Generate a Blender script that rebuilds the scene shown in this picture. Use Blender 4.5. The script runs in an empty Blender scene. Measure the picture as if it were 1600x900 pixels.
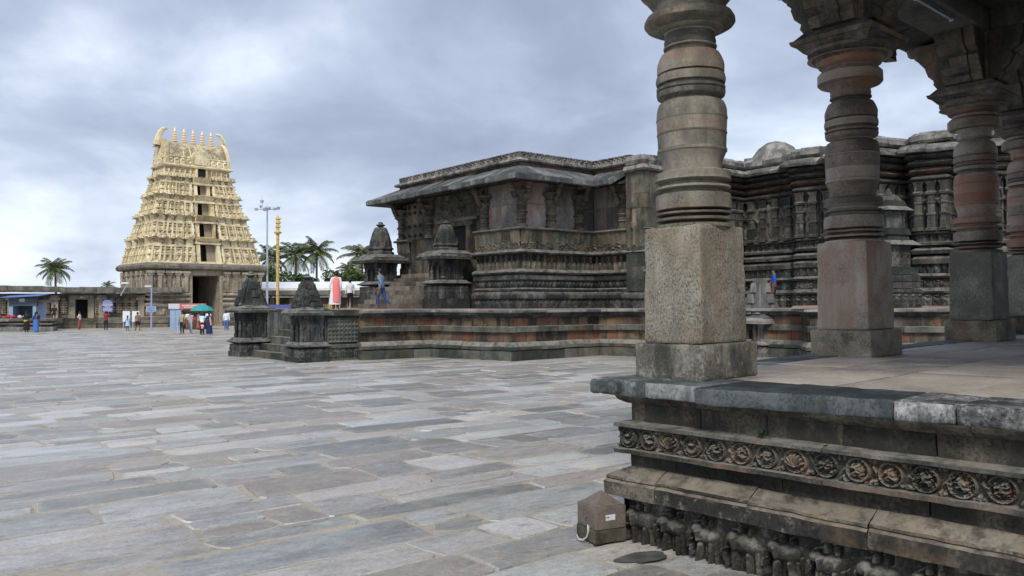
import bpy, bmesh, math, random
import numpy as np
from mathutils import Vector, Matrix
R = math.radians
sc = bpy.context.scene
COL = sc.collection

# ------------------------------------------------------------------ camera
cam = bpy.data.cameras.new("camera")
cam.sensor_width = 36.0
cam.lens = 36.0 * 1291.0 / 1600.0
cam.clip_start = 0.1
cam.clip_end = 6000.0
camo = bpy.data.objects.new("camera", cam)
COL.objects.link(camo)
camo.matrix_world = (Matrix.Translation((0, 0, 2.15)) @ Matrix.Rotation(math.pi / 2 + R(1.043), 4, 'X')
                     @ Matrix.Rotation(R(-0.2), 4, 'Z'))
sc.camera = camo

# ------------------------------------------------------------------ colour management
sc.view_settings.view_transform = 'Standard'
sc.view_settings.look = 'None'
sc.view_settings.gamma = 1.0
sc.view_settings.exposure = 0.78
sc.view_settings.use_curve_mapping = False
try:
    sc.cycles.use_denoising = True
    sc.cycles.denoising_input_passes = 'RGB_ALBEDO_NORMAL'
    sc.cycles.denoising_prefilter = 'ACCURATE'
    sc.cycles.max_bounces = 6
    sc.cycles.diffuse_bounces = 4
    sc.cycles.glossy_bounces = 2
    sc.cycles.transmission_bounces = 2
except Exception:
    pass

# ------------------------------------------------------------------ sun and sky
SUN_EL, SUN_AZ = R(46), R(189)          # azimuth measured clockwise from +Y (the view direction)
sd = Vector((math.sin(SUN_AZ) * math.cos(SUN_EL), math.cos(SUN_AZ) * math.cos(SUN_EL), math.sin(SUN_EL)))
sun = bpy.data.lights.new("sun", 'SUN')
sun.energy = 1.5
sun.angle = R(18)
sun.color = (1.0, 0.93, 0.82)
suno = bpy.data.objects.new("sun", sun)
COL.objects.link(suno)
suno.rotation_euler = (-sd).to_track_quat('-Z', 'Y').to_euler()
suno.location = sd * 100

world = bpy.data.worlds.new("World")
sc.world = world
world.use_nodes = True


class NT:
    """small helper for writing node trees"""
    def __init__(self, tree):
        self.t = tree
        self.n = tree.nodes
        self.l = tree.links

    def new(self, typ, props=None, **ins):
        nd = self.n.new(typ)
        for k, v in (props or {}).items():
            setattr(nd, k, v)
        for k, v in ins.items():
            key = k.replace('_', ' ')
            if key.startswith('i') and key[1:].isdigit():
                sock = nd.inputs[int(key[1:])]
            else:
                sock = nd.inputs[key]
            self.put(sock, v)
        return nd

    def put(self, sock, v):
        if isinstance(v, bpy.types.NodeSocket):
            self.l.new(v, sock)
        elif isinstance(v, bpy.types.Node):
            self.l.new(v.outputs[0], sock)
        else:
            if isinstance(v, (tuple, list)) and len(v) == 3 and sock.type == 'RGBA':
                v = (*v, 1.0)
            sock.default_value = v

    def math(self, op, a, b=0.0, c=None, clamp=False):
        nd = self.n.new('ShaderNodeMath')
        nd.operation = op
        nd.use_clamp = clamp
        self.put(nd.inputs[0], a)
        self.put(nd.inputs[1], b)
        if c is not None:
            self.put(nd.inputs[2], c)
        return nd.outputs[0]

    def mix(self, fac, a, b, mode='MIX'):
        nd = self.n.new('ShaderNodeMix')
        nd.data_type = 'RGBA'
        nd.blend_type = mode
        nd.clamp_factor = True
        self.put(nd.inputs[0], fac)
        self.put(nd.inputs[6], a)
        self.put(nd.inputs[7], b)
        return nd.outputs[2]

    def noise(self, vec, scale, detail=4.0, rough=0.55, dist=0.0):
        nd = self.n.new('ShaderNodeTexNoise')
        self.put(nd.inputs['Vector'], vec)
        self.put(nd.inputs['Scale'], scale)
        nd.inputs['Detail'].default_value = detail
        nd.inputs['Roughness'].default_value = rough
        nd.inputs['Distortion'].default_value = dist
        return nd.outputs[0]

    def ramp(self, fac, stops, interp='LINEAR'):
        nd = self.n.new('ShaderNodeValToRGB')
        cr = nd.color_ramp
        cr.interpolation = interp
        while len(cr.elements) < len(stops):
            cr.elements.new(0.5)
        for e, (p, c) in zip(cr.elements, stops):
            e.position = p
            e.color = (*c, 1.0) if len(c) == 3 else c
        self.put(nd.inputs[0], fac)
        return nd.outputs[0]

    def step(self, x, lo, hi):
        nd = self.n.new('ShaderNodeMapRange')
        nd.interpolation_type = 'SMOOTHSTEP'
        self.put(nd.inputs[0], x)
        self.put(nd.inputs[1], lo)
        self.put(nd.inputs[2], hi)
        return nd.outputs[0]


wt = NT(world.node_tree)
for nd in list(wt.n):
    wt.n.remove(nd)
tc = wt.new('ShaderNodeTexCoord')
sky = wt.new('ShaderNodeTexSky', dict(sky_type='NISHITA', sun_disc=False, sun_elevation=SUN_EL, sun_rotation=SUN_AZ,
                                      air_density=1.0, dust_density=2.0, ozone_density=1.5))
sx = wt.new('ShaderNodeSeparateXYZ', i0=tc.outputs['Generated'])
SKY_SEED = 5.7
zc = wt.math('ADD', wt.math('MAXIMUM', sx.outputs[2], 0.0), 0.20)
px = wt.math('DIVIDE', sx.outputs[0], zc)
py = wt.math('DIVIDE', sx.outputs[1], zc)
cv = wt.new('ShaderNodeCombineXYZ', i0=px, i1=py, i2=3.7)
cn = wt.noise(cv, 0.95, 8.0, 0.55, 0.35)
cn2 = wt.noise(wt.new('ShaderNodeCombineXYZ', i0=px, i1=py, i2=SKY_SEED), 0.42, 3.0, 0.5, 0.0)
lump = wt.noise(wt.new('ShaderNodeVectorMath', dict(operation='MULTIPLY'), i0=wt.new('ShaderNodeVectorMath', dict(operation='ADD'), i0=tc.outputs['Generated'], i1=(SKY_SEED, 0.3 * SKY_SEED, 0.0)).outputs[0], i1=(3.4, 3.4, 6.0)).outputs[0], 1.0, 7.0, 0.52, 0.3)
cmix = wt.math('ADD', wt.math('ADD', wt.math('MULTIPLY', cn, 0.22), wt.math('MULTIPLY', cn2, 0.30)), wt.math('MULTIPLY', lump, 0.48))
# the cloud deck: dark grey-blue bellies, pale thin parts; paler where the deck is seen edge-on at the horizon
edge = wt.math('SUBTRACT', 1.0, wt.step(sx.outputs[2], 0.0, 0.36))
cl = wt.math('ADD', cmix, wt.math('MULTIPLY', edge, 0.085))
cloud = wt.ramp(cl, [(0.385, (0.185, 0.216, 0.292)), (0.465, (0.240, 0.280, 0.370)), (0.525, (0.318, 0.366, 0.468)),
                     (0.58, (0.45, 0.505, 0.60)), (0.65, (0.68, 0.725, 0.775))])
cl10 = wt.new('ShaderNodeVectorMath', dict(operation='SCALE'), i0=cloud, i3=10.0)
skymix = wt.mix(0.94, sky.outputs[0], cl10.outputs[0])
bg = wt.new('ShaderNodeBackground', Color=skymix, Strength=0.1)
out = wt.new('ShaderNodeOutputWorld', i0=bg.outputs[0])

# ------------------------------------------------------------------ numeric noise
def _hash(ix, iy, iz, seed):
    h = (ix * 374761393 + iy * 668265263 + iz * 2147483647 + seed * 1274126177) & 0xFFFFFFFF
    h = ((h ^ (h >> 13)) * 1274126177) & 0xFFFFFFFF
    h = h ^ (h >> 16)
    return (h & 0xFFFFFF) / float(0xFFFFFF)


def vnoise(p, seed=0):
    p = np.asarray(p, float)
    i = np.floor(p).astype(np.int64)
    f = p - i
    f = f * f * (3 - 2 * f)
    r = 0
    for dx in (0, 1):
        for dy in (0, 1):
            for dz in (0, 1):
                w = (f[:, 0] if dx else 1 - f[:, 0]) * (f[:, 1] if dy else 1 - f[:, 1]) * (f[:, 2] if dz else 1 - f[:, 2])
                r = r + w * _hash(i[:, 0] + dx, i[:, 1] + dy, i[:, 2] + dz, seed)
    return r * 2 - 1


def fbm(p, seed=0, oct=3):
    p = np.asarray(p, float)
    r, a = 0, 0.5
    for k in range(oct):
        r = r + a * vnoise(p * (2 ** k), seed + k * 17)
        a *= 0.5
    return r


# ------------------------------------------------------------------ mesh builder
class MB:
    def __init__(self):
        self.v = []
        self.f = []
        self.mi = []

    def add(self, V, F, mi=0):
        o = len(self.v)
        self.v.extend([tuple(map(float, p)) for p in V])
        self.f.extend([tuple(i + o for i in f) for f in F])
        self.mi.extend([mi] * len(F))

    def box(self, x0, x1, y0, y1, z0, z1, mi=0):
        V = [(x0, y0, z0), (x1, y0, z0), (x1, y1, z0), (x0, y1, z0), (x0, y0, z1), (x1, y0, z1), (x1, y1, z1), (x0, y1, z1)]
        F = [(0, 3, 2, 1), (4, 5, 6, 7), (0, 1, 5, 4), (1, 2, 6, 5), (2, 3, 7, 6), (3, 0, 4, 7)]
        self.add(V, F, mi)

    def frustum(self, cx, cy, z0, z1, a0, b0, a1, b1, rot=0.0, mi=0):
        c, s = math.cos(rot), math.sin(rot)
        V = []
        for z, a, b in ((z0, a0, b0), (z1, a1, b1)):
            for sx_, sy_ in ((-1, -1), (1, -1), (1, 1), (-1, 1)):
                x, y = sx_ * a, sy_ * b
                V.append((cx + x * c - y * s, cy + x * s + y * c, z))
        F = [(0, 3, 2, 1), (4, 5, 6, 7), (0, 1, 5, 4), (1, 2, 6, 5), (2, 3, 7, 6), (3, 0, 4, 7)]
        self.add(V, F, mi)

    def rings(self, rings, closed=True, caps=True, mi=0):
        n = len(rings[0])
        V = [p for r in rings for p in r]
        F = []
        for k in range(len(rings) - 1):
            for i in range(n if closed else n - 1):
                j = (i + 1) % n
                F.append((k * n + i, k * n + j, (k + 1) * n + j, (k + 1) * n + i))
        if caps:
            F.append(tuple(reversed(range(n))))
            F.append(tuple((len(rings) - 1) * n + i for i in range(n)))
        self.add(V, F, mi)

    def lathe(self, prof, n=24, cx=0.0, cy=0.0, rot=0.0, caps=True, sx=1.0, sy=1.0, mi=0):
        rs = []
        for r, z in prof:
            rs.append([(cx + r * sx * math.cos(rot + 2 * math.pi * i / n), cy + r * sy * math.sin(rot + 2 * math.pi * i / n), z)
                       for i in range(n)])
        self.rings(rs, True, caps, mi)

    def star(self, prof, shape, cx=0.0, cy=0.0, rot=0.0, mi=0):
        """stack of one plan outline (unit polygon) scaled by each radius"""
        c, s = math.cos(rot), math.sin(rot)
        rs = [[(cx + (x * c - y * s) * r, cy + (x * s + y * c) * r, z) for x, y in shape] for r, z in prof]
        self.rings(rs, True, True, mi)

    def tube(self, pts, rad, n=6, mi=0, caps=True):
        pts = [Vector(p) for p in pts]
        if not isinstance(rad, (list, tuple)):
            rad = [rad] * len(pts)
        rs = []
        up = Vector((0, 0, 1))
        for i, p in enumerate(pts):
            d = (pts[min(i + 1, len(pts) - 1)] - pts[max(i - 1, 0)])
            if d.length < 1e-9:
                d = Vector((0, 0, 1))
            d.normalize()
            a = d.cross(up)
            if a.length < 1e-3:
                a = d.cross(Vector((0, 1, 0)))
            a.normalize()
            b = d.cross(a)
            rs.append([tuple(p + (a * math.cos(2 * math.pi * k / n) + b * math.sin(2 * math.pi * k / n)) * rad[i]) for k in range(n)])
        self.rings(rs, True, caps, mi)

    def prism(self, poly, z0, z1, mi=0):
        self.rings([[(x, y, z0) for x, y in poly], [(x, y, z1) for x, y in poly]], True, True, mi)

    def grid(self, P, mi=0):
        """P : array (m, n, 3)"""
        m, n = P.shape[:2]
        o = len(self.v)
        self.v.extend(map(tuple, P.reshape(-1, 3).tolist()))
        i = np.arange(m - 1)[:, None] * n + np.arange(n - 1)[None, :] + o
        q = np.stack([i, i + 1, i + n + 1, i + n], -1).reshape(-1, 4)
        self.f.extend(map(tuple, q.tolist()))
        self.mi.extend([mi] * len(q))

    def jitter(self, amp, scale=3.0, seed=0):
        if not self.v:
            return self
        V = np.array(self.v)
        D = np.stack([fbm(V * scale + 11.3, seed), fbm(V * scale + 47.7, seed + 5), fbm(V * scale + 91.1, seed + 9)], -1)
        V = V + D * amp
        self.v = list(map(tuple, V.tolist()))
        return self

    def mesh(self, name, mats, smooth=35.0, recalc=True, merge=0.0):
        me = bpy.data.meshes.new(name)
        me.from_pydata(self.v, [], self.f)
        if not isinstance(mats, (list, tuple)):
            mats = [mats]
        for m in mats:
            me.materials.append(m)
        if len(mats) > 1:
            me.polygons.foreach_set('material_index', self.mi)
        if recalc or merge:
            bm = bmesh.new()
            bm.from_mesh(me)
            if merge:
                bmesh.ops.remove_doubles(bm, verts=bm.verts, dist=merge)
            if recalc:
                bmesh.ops.recalc_face_normals(bm, faces=bm.faces)
            bm.to_mesh(me)
            bm.free()
        if smooth is not None:
            me.polygons.foreach_set('use_smooth', [True] * len(me.polygons))
            me.set_sharp_from_angle(angle=R(smooth))
        me.update()
        return me

    def build(self, name, mats, parent=None, loc=(0, 0, 0), rotz=0.0, smooth=35.0, recalc=True, merge=0.0, kind=None):
        return place(self.mesh(name, mats, smooth, recalc, merge), name, parent, loc, rotz, kind)


def place(me, name, parent=None, loc=(0, 0, 0), rotz=0.0, kind=None):
    o = bpy.data.objects.new(name, me)
    COL.objects.link(o)
    o.location = loc
    o.rotation_euler = (0, 0, rotz)
    if parent is not None:
        o.parent = parent
    if kind:
        o['kind'] = kind
    return o


def thing(name, label, cat, loc=(0, 0, 0), rotz=0.0, group=None):
    o = bpy.data.objects.new(name, None)
    o.empty_display_size = 0.2
    COL.objects.link(o)
    o.location = loc
    o.rotation_euler = (0, 0, rotz)
    return tag(o, label, cat, group)


def tag(o, label, cat, group=None):
    o['label'] = label
    o['category'] = cat
    if group:
        o['group'] = group
    return o


def kids(o):
    return [c for c in COL.objects if c.parent == o]


def rbox(x0, x1, y0, y1, z0, z1, step=0.06, rad=0.015, amp=0.006, scale=6.0, seed=0, pit=0.0):
    """a hewn stone: gridded box with rounded arrises and uneven faces"""
    lo = np.array([x0, y0, z0], float)
    hi = np.array([x1, y1, z1], float)
    n = np.maximum(2, np.ceil((hi - lo) / step).astype(int))
    lin = []
    for a in range(3):
        t = np.linspace(lo[a], hi[a], n[a] + 1)
        t = np.unique(np.concatenate([t, [lo[a] + rad, hi[a] - rad]]))
        lin.append(t)
    mb = MB()
    ilo, ihi = lo + rad, hi - rad
    for ax in range(3):
        u, v = [k for k in range(3) if k != ax]
        U, W = np.meshgrid(lin[u], lin[v], indexing='ij')
        for val in (lo[ax], hi[ax]):
            P = np.zeros(U.shape + (3,))
            P[..., u] = U
            P[..., v] = W
            P[..., ax] = val
            Q = np.clip(P, ilo, ihi)
            D = P - Q
            L = np.linalg.norm(D, axis=-1, keepdims=True)
            P = Q + D / np.maximum(L, 1e-9) * rad
            nn = (D / np.maximum(L, 1e-9)).reshape(-1, 3)
            f = P.reshape(-1, 3)
            h = fbm(f * scale, seed, 3) * amp
            if pit:
                h = h - pit * np.clip(fbm(f * scale * 5, seed + 3, 2) - 0.12, 0, 1)
            f = f + nn * h[:, None]
            mb.grid(f.reshape(P.shape))
    return mb


# ------------------------------------------------------------------ plans and swept mouldings
def path_norms(path, closed=False):
    n = len(path)
    P = [Vector((p[0], p[1])) for p in path]
    out = []
    for i in range(n):
        a = P[i] - P[i - 1] if (i > 0 or closed) else None
        b = P[(i + 1) % n] - P[i] if (i < n - 1 or closed) else None
        na = Vector((a.y, -a.x)).normalized() if a is not None else None
        nb = Vector((b.y, -b.x)).normalized() if b is not None else None
        if na is None:
            m = nb
        elif nb is None:
            m = na
        else:
            s = na + nb
            m = s / max(0.35, (s.length_squared / 2)) if s.length > 1e-6 else na
        out.append((P[i], m))
    return out


def sub_paths(path, length, rng, gap=0.012, jit=0.25, lo=None, hi=None):
    """cut a plan line into stones about `length` long; corners stay whole inside a stone"""
    pn = path_norms(path)
    S = [0.0]
    for i in range(1, len(pn)):
        S.append(S[-1] + (pn[i][0] - pn[i - 1][0]).length)
    lo = 0.0 if lo is None else lo
    hi = S[-1] if hi is None else hi
    cuts = [lo]
    while cuts[-1] < hi - 1e-6:
        c = cuts[-1] + length * (1 + rng.uniform(-jit, jit))
        for s in S[1:-1]:
            if abs(c - s) < length * 0.22:
                c = s + length * 0.3
        if hi - c < length * 0.4:
            c = hi
        cuts.append(c)

    def at(s):
        for i in range(1, len(S)):
            if s <= S[i] + 1e-9:
                t = (s - S[i - 1]) / max(1e-9, S[i] - S[i - 1])
                d = (pn[i][0] - pn[i - 1][0]).normalized()
                return (pn[i - 1][0].lerp(pn[i][0], t), Vector((d.y, -d.x)))
    res = []
    for a, b in zip(cuts[:-1], cuts[1:]):
        a2, b2 = a + gap / 2, b - gap / 2
        pts = [at(a2)]
        for i in range(1, len(S) - 1):
            if a2 + 1e-6 < S[i] < b2 - 1e-6:
                pts.append(pn[i])
        pts.append(at(b2))
        res.append(pts)
    return res


def sweep(mb, pn, prof, mi=0, jit=0.0, rng=None):
    """prof : closed loop of (offset, z)"""
    dz = rng.uniform(-jit, jit) if rng else 0
    do = rng.uniform(-jit, jit) if rng else 0
    rs = [[(p.x + m.x * (o + do), p.y + m.y * (o + do), z + dz) for o, z in prof] for p, m in pn]
    mb.rings(rs, True, True, mi)


def course(name, path, prof, length, mat, parent, rng, gap=0.012, jit=0.006, fine=0.0, amp=0.0, smooth=35.0, kind=None):
    """one course of stones, each stone an object"""
    made = []
    for k, pn in enumerate(sub_paths(path, length, rng, gap)):
        if fine:
            q = [pn[0]]
            for a, b in zip(pn[:-1], pn[1:]):
                m = max(1, int((b[0] - a[0]).length / fine))
                for i in range(1, m + 1):
                    t = i / m
                    q.append((a[0].lerp(b[0], t), b[1] if i == m else (a[1] if len(pn) > 2 and a is not pn[0] else
                              Vector(((b[0] - a[0]).normalized().y, -(b[0] - a[0]).normalized().x)))) if t < 1 else b)
            pn = q
        mb = MB()
        sweep(mb, pn, prof, jit=jit, rng=rng)
        if amp:
            mb.jitter(amp, 7.0, k)
        made.append(mb.build(name, mat, parent, smooth=smooth))
    return made


def moulding(name, path, prof, mat, parent, smooth=35.0, amp=0.0):
    mb = MB()
    sweep(mb, path_norms(path), prof)
    if amp:
        mb.jitter(amp, 3.0, len(path))
    return mb.build(name, mat, parent, smooth=smooth)


def dense(prof, step):
    out = []
    n = len(prof)
    for i in range(n):
        a, b = prof[i], prof[(i + 1) % n]
        m = max(1, int(math.hypot(b[0] - a[0], b[1] - a[1]) / step))
        for k in range(m):
            t = k / m
            out.append((a[0] + (b[0] - a[0]) * t, a[1] + (b[1] - a[1]) * t))
    return out


# ------------------------------------------------------------------ carved relief as height tiles
def _caps(H, X, Y, x1, y1, x2, y2, r1, h, r2=None):
    r2 = r1 if r2 is None else r2
    dx, dy = x2 - x1, y2 - y1
    L = dx * dx + dy * dy
    t = np.clip(((X - x1) * dx + (Y - y1) * dy) / L, 0, 1) if L > 1e-12 else np.zeros_like(X)
    d = np.hypot(X - x1 - t * dx, Y - y1 - t * dy)
    r = r1 + (r2 - r1) * t
    np.maximum(H, h * np.sqrt(np.clip(1 - (d / r) ** 2, 0, 1)), out=H)


def _ring(H, X, Y, x, y, rad, w, h):
    d = np.abs(np.hypot(X - x, Y - y) - rad)
    np.maximum(H, h * np.sqrt(np.clip(1 - (d / w) ** 2, 0, 1)), out=H)


def tile(kind, a, nx, ny, rng):
    """height map 0..1 of one carved tile, a = width / height"""
    X, Y = np.meshgrid(np.linspace(0, a, nx), np.linspace(0, 1, ny), indexing='ij')
    H = np.zeros_like(X)
    u = rng.uniform
    if kind == 'elephant':
        def C(x1, y1, x2, y2, r, h, r2=None):
            q = min(a, 1.0)
            _caps(H, X, Y, a * x1 + u(-.02, .02), y1 + u(-.02, .02), a * x2 + u(-.02, .02), y2 + u(-.02, .02), r * q * u(.82, .98), h * u(.92, 1.03), None if r2 is None else r2 * q)
        H += .06
        C(.44, .53, .70, .52, .25, .80)
        C(.26, .62, .26, .64, .17, 1.0)
        C(.36, .62, .38, .48, .10, 1.08, .07)
        C(.17, .56, .11, .30, .065, .95, .05)
        C(.11, .30, .17, .13, .05, .9, .04)
        C(.20, .45, .10, .40, .03, 1.0, .02)
        C(.36, .38, .34 + u(-.07, .05), .0, .105, .88, .08)
        C(.50, .36, .49 + u(-.05, .06), .0, .09, .45, .07)
        C(.68, .38, .67 + u(-.05, .05), .0, .105, .82, .08)
        C(.81, .42, .83 + u(-.04, .06), .0, .10, .60, .08)
        C(.94, .52, .96, .22, .03, .6)
        C(.50, .78, .51, .87, .095, .85, .08)
        C(.50, .95, .50, .96, .07, .95)
        C(.45, .83, .30, .80, .04, .8)
        C(.72, .77, .73, .85, .085, .75)
        C(.73, .93, .73, .94, .06, .85)
        nz = lambda f, sd: vnoise(np.stack([X * f, Y * f, X * 0 + u(0, 99)], -1).reshape(-1, 3), sd).reshape(X.shape)
        H += 0.05 * nz(8, 3) + 0.04 * nz(18, 4)
    elif kind == 'roundel':
        cx, cy = a / 2, .5
        cx += u(-.02, .02)
        cy += u(-.015, .015)
        _ring(H, X, Y, cx, cy, .44 * u(.96, 1.03), .045, .62)
        _ring(H, X, Y, cx, cy, .38 * u(.96, 1.03), .022, .42)
        for k in range(14):
            th = k * .449 + u(-.1, .1)
            _caps(H, X, Y, cx + .44 * math.cos(th), cy + .44 * math.sin(th), cx + .37 * math.cos(th + .22), cy + .37 * math.sin(th + .22), .030, u(.45, .75), .015)
        for k in range(26):
            th, rr = u(0, 6.28), u(.08, .34)
            _caps(H, X, Y, cx + rr * math.cos(th), cy + rr * math.sin(th), cx + (rr + .05) * math.cos(th + .25), cy + (rr + .05) * math.sin(th + .25), u(.018, .034), u(.25, .55))
        for sx_, sy_ in ((0, 0), (1, 0), (0, 1), (1, 1)):
            for k in range(3):
                bx, by = a * sx_, sy_ * 1.0
                _caps(H, X, Y, bx + (.5 - sx_) * u(.0, .28), by + (.5 - sy_) * u(.02, .28), bx + (.5 - sx_) * u(.05, .3), by + (.5 - sy_) * u(.05, .4), u(.04, .075), u(.35, .7))
        for k in range(9):
            _caps(H, X, Y, u(0, a), rng.choice((u(.0, .13), u(.87, 1.0))), u(0, a), rng.choice((u(.0, .13), u(.87, 1.0))), u(.025, .04), u(.3, .5)) if False else _caps(H, X, Y, (bx0 := u(0, a)), (by0 := rng.choice((u(.02, .12), u(.88, .98)))), bx0 + u(-.1, .1), by0 + u(-.05, .05), u(.03, .055), u(.35, .65))
        kind_ = rng.random()
        if kind_ < .72:                       # a dancing figure
            t = u(-.6, .6)
            hx, hy = cx + math.sin(t) * .17, cy + u(.15, .2)
            _caps(H, X, Y, cx - math.sin(t) * .05, cy - .05, hx * .6 + cx * .4, cy + .10, u(.07, .095), .95)
            _caps(H, X, Y, hx, hy, hx, hy + .01, .068, 1.0)
            for s in (-1, 1):
                ex, ey = cx + s * u(.13, .22), cy + u(-.05, .18)
                _caps(H, X, Y, cx + s * .05, cy + .08, ex, ey, .040, .85)
                _caps(H, X, Y, ex, ey, ex + s * u(-.10, .06), ey + u(.04, .15), .033, .8)
                kx, ky = cx + s * u(.10, .20), cy - u(.06, .18)
                _caps(H, X, Y, cx + s * .03, cy - .06, kx, ky, .052, .9)
                _caps(H, X, Y, kx, ky, kx + s * u(-.14, .03), ky - u(.05, .13), .040, .8)
        elif kind_ < .87:                     # a palmette
            for k in range(7):
                th = R(20 + 140 * k / 6)
                _caps(H, X, Y, cx, cy - .22, cx + .38 * math.cos(th), cy - .20 + .46 * math.sin(th), .022, .9, .05)
        else:                                 # a curled leaf
            for k in range(16):
                th = 5.5 * k / 16 + 1
                rr = .06 + .018 * k
                _caps(H, X, Y, cx + rr * math.cos(th), cy + rr * math.sin(th), cx + (rr + .02) * math.cos(th + .3), cy + (rr + .02) * math.sin(th + .3), .05, .85)
        for k in range(6):
            th = u(0, 6.28)
            _caps(H, X, Y, cx + .25 * math.cos(th), cy + .25 * math.sin(th), cx + .21 * math.cos(th + .3), cy + .21 * math.sin(th + .3), .032, u(.35, .6))
        _caps(H, X, Y, -.02, u(.1, .9), a * .1, .5, .05, .6)
        H += 0.06 * (vnoise(np.stack([X * 26, Y * 26, X * 0 + u(0, 99)], -1).reshape(-1, 3), 5).reshape(X.shape))
    elif kind == 'deity':
        w = .05
        np.maximum(H, np.where((X < w) | (X > a - w) | (Y > .95) | (Y < .05), .55, 0), out=H)
        c = a / 2
        _ring(H, X, Y, c, .66, .30 * a, .05, .5)
        _caps(H, X, Y, c - .05, .12, c - .06, .42, .06, .8)
        _caps(H, X, Y, c + .06, .12, c + .04, .42, .06, .8)
        _caps(H, X, Y, c, .45, c + .01, .62, .105, .95)
        _caps(H, X, Y, c, .73, c, .74, .07, 1.0)
        _caps(H, X, Y, c, .80, c, .88, .06, .9, .03)
        for s in (-1, 1):
            _caps(H, X, Y, c + s * .10, .62, c + s * u(.18, .24), u(.46, .56), .04, .8)
            _caps(H, X, Y, c + s * .12, .60, c + s * u(.2, .26), u(.66, .76), .04, .75)
            _caps(H, X, Y, c + s * .22, .12, c + s * .22, .30, .06, .6)
        _caps(H, X, Y, .12, .09, a - .12, .09, .05, .6)
        H += .12 * (vnoise(np.stack([X * 16, Y * 16, X * 0 + u(0, 99)], -1).reshape(-1, 3), 6).reshape(X.shape))
    elif kind == 'figures':
        c = a / 2
        np.maximum(H, np.where((X < .10) | (X > a - .10), .55, 0), out=H)
        _caps(H, X, Y, c, .1, c + u(-.03, .03), .4, .14, .8)
        _caps(H, X, Y, c, .45, c, .62, .17, .95)
        _caps(H, X, Y, c, .80, c, .82, .11, 1.0)
        _caps(H, X, Y, c - .12, .6, c - .22, u(.4, .8), .06, .7)
        _caps(H, X, Y, c + .12, .6, c + .22, u(.4, .8), .06, .7)
        H += .10 * (vnoise(np.stack([X * 8, Y * 8, X * 0 + u(0, 99)], -1).reshape(-1, 3), 7).reshape(X.shape))
    elif kind == 'pilaster':
        c = a / 2
        np.maximum(H, np.where(np.abs(X - c) < .16, .8, 0), out=H)
        np.maximum(H, np.where((np.abs(X - c) < .24) & ((Y < .16) | (Y > .84) | (np.abs(Y - .66) < .05)), 1.0, 0), out=H)
    elif kind == 'beads':
        c = a / 2
        _caps(H, X, Y, c, .45, c, .5, .36, 1.0)
        np.maximum(H, np.where(Y > .88, .6, 0), out=H)
    elif kind == 'lattice':
        k = 4
        gx = np.abs(((X / a * k) % 1) - .5)
        gy = np.abs(((Y * k / a) % 1) - .5)
        H += np.where((gx < .27) & (gy < .27), 0.0, 1.0)
    elif kind == 'jumble':
        for k in range(int(26 * a)):
            x, y = u(0, a), u(0, 1)
            th = u(0, 6.28)
            l = u(.02, .12)
            _caps(H, X, Y, x, y, x + l * math.cos(th), y + l * math.sin(th), u(.025, .06), u(.4, 1.0))
    elif kind == 'kudu':
        c = a / 2
        _caps(H, X, Y, c, .35, c, .42, .40, 1.0)
        np.maximum(H, np.where(Y > .80, .75, 0), out=H)
        np.maximum(H, np.where(Y < .14, .6, 0), out=H)
        _caps(H, X, Y, c, .85, c, .95, .16, .95)
        H *= np.where(np.hypot(X - c, Y - .4) < .17, .45, 1.0)
    if kind != 'elephant':
        H[0, :] *= .3
        H[-1, :] *= .3
    return H


def relief(mb, p0, p1, z0, z1, kind, tw, depth, res, rng, variants=6, off=0.0, lean=0.0):
    """a run of carved tiles on the plan line p0-p1 (outward to its right), base pushed out by off"""
    p0, p1 = Vector(p0), Vector(p1)
    d = p1 - p0
    L = d.length
    if L < 0.05:
        return
    d.normalize()
    nrm = Vector((d.y, -d.x))
    k = max(1, round(L / tw))
    w = L / k
    h = z1 - z0
    nx = max(4, int(w / res) + 1)
    ny = max(4, int(h / res) + 1)
    tiles = [tile(kind, w / h, nx, ny, rng) for _ in range(min(variants, k))]
    for i in range(k):
        H = rng.choice(tiles)
        s = np.linspace(i * w, (i + 1) * w, nx)
        zz = np.linspace(z0, z1, ny)
        S, Z = np.meshgrid(s, zz, indexing='ij')
        o = off + H * depth + lean * (Z - z0) / h
        P = np.stack([p0.x + d.x * S + nrm.x * o, p0.y + d.y * S + nrm.y * o, Z], -1)
        mb.grid(P)


def frieze(name, path, z0, z1, kind, tw, depth, res, mat, parent, rng, off=0.0, variants=6, smooth=50.0, lean=0.0):
    mb = MB()
    pn = path_norms(path)
    q = [(p + m * off) for p, m in pn]
    for a, b in zip(q[:-1], q[1:]):
        relief(mb, a, b, z0, z1, kind, tw, depth, res, rng, variants, 0.0, lean)
    o = mb.build(name, mat, parent, smooth=smooth, recalc=False)
    o.data.flip_normals()
    return o


# ------------------------------------------------------------------ materials
def new_mat(name):
    m = bpy.data.materials.new(name)
    m.use_nodes = True
    t = NT(m.node_tree)
    for nd in list(t.n):
        t.n.remove(nd)
    b = t.new('ShaderNodeBsdfPrincipled')
    o = t.new('ShaderNodeOutputMaterial', i0=b.outputs[0])
    return m, t, b


def rnd_node(t):
    oi = t.new('ShaderNodeObjectInfo')
    ge = t.new('ShaderNodeNewGeometry')
    return t.math('FRACT', t.math('ADD', oi.outputs['Random'], ge.outputs['Random Per Island'])), ge.outputs['Position']


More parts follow.
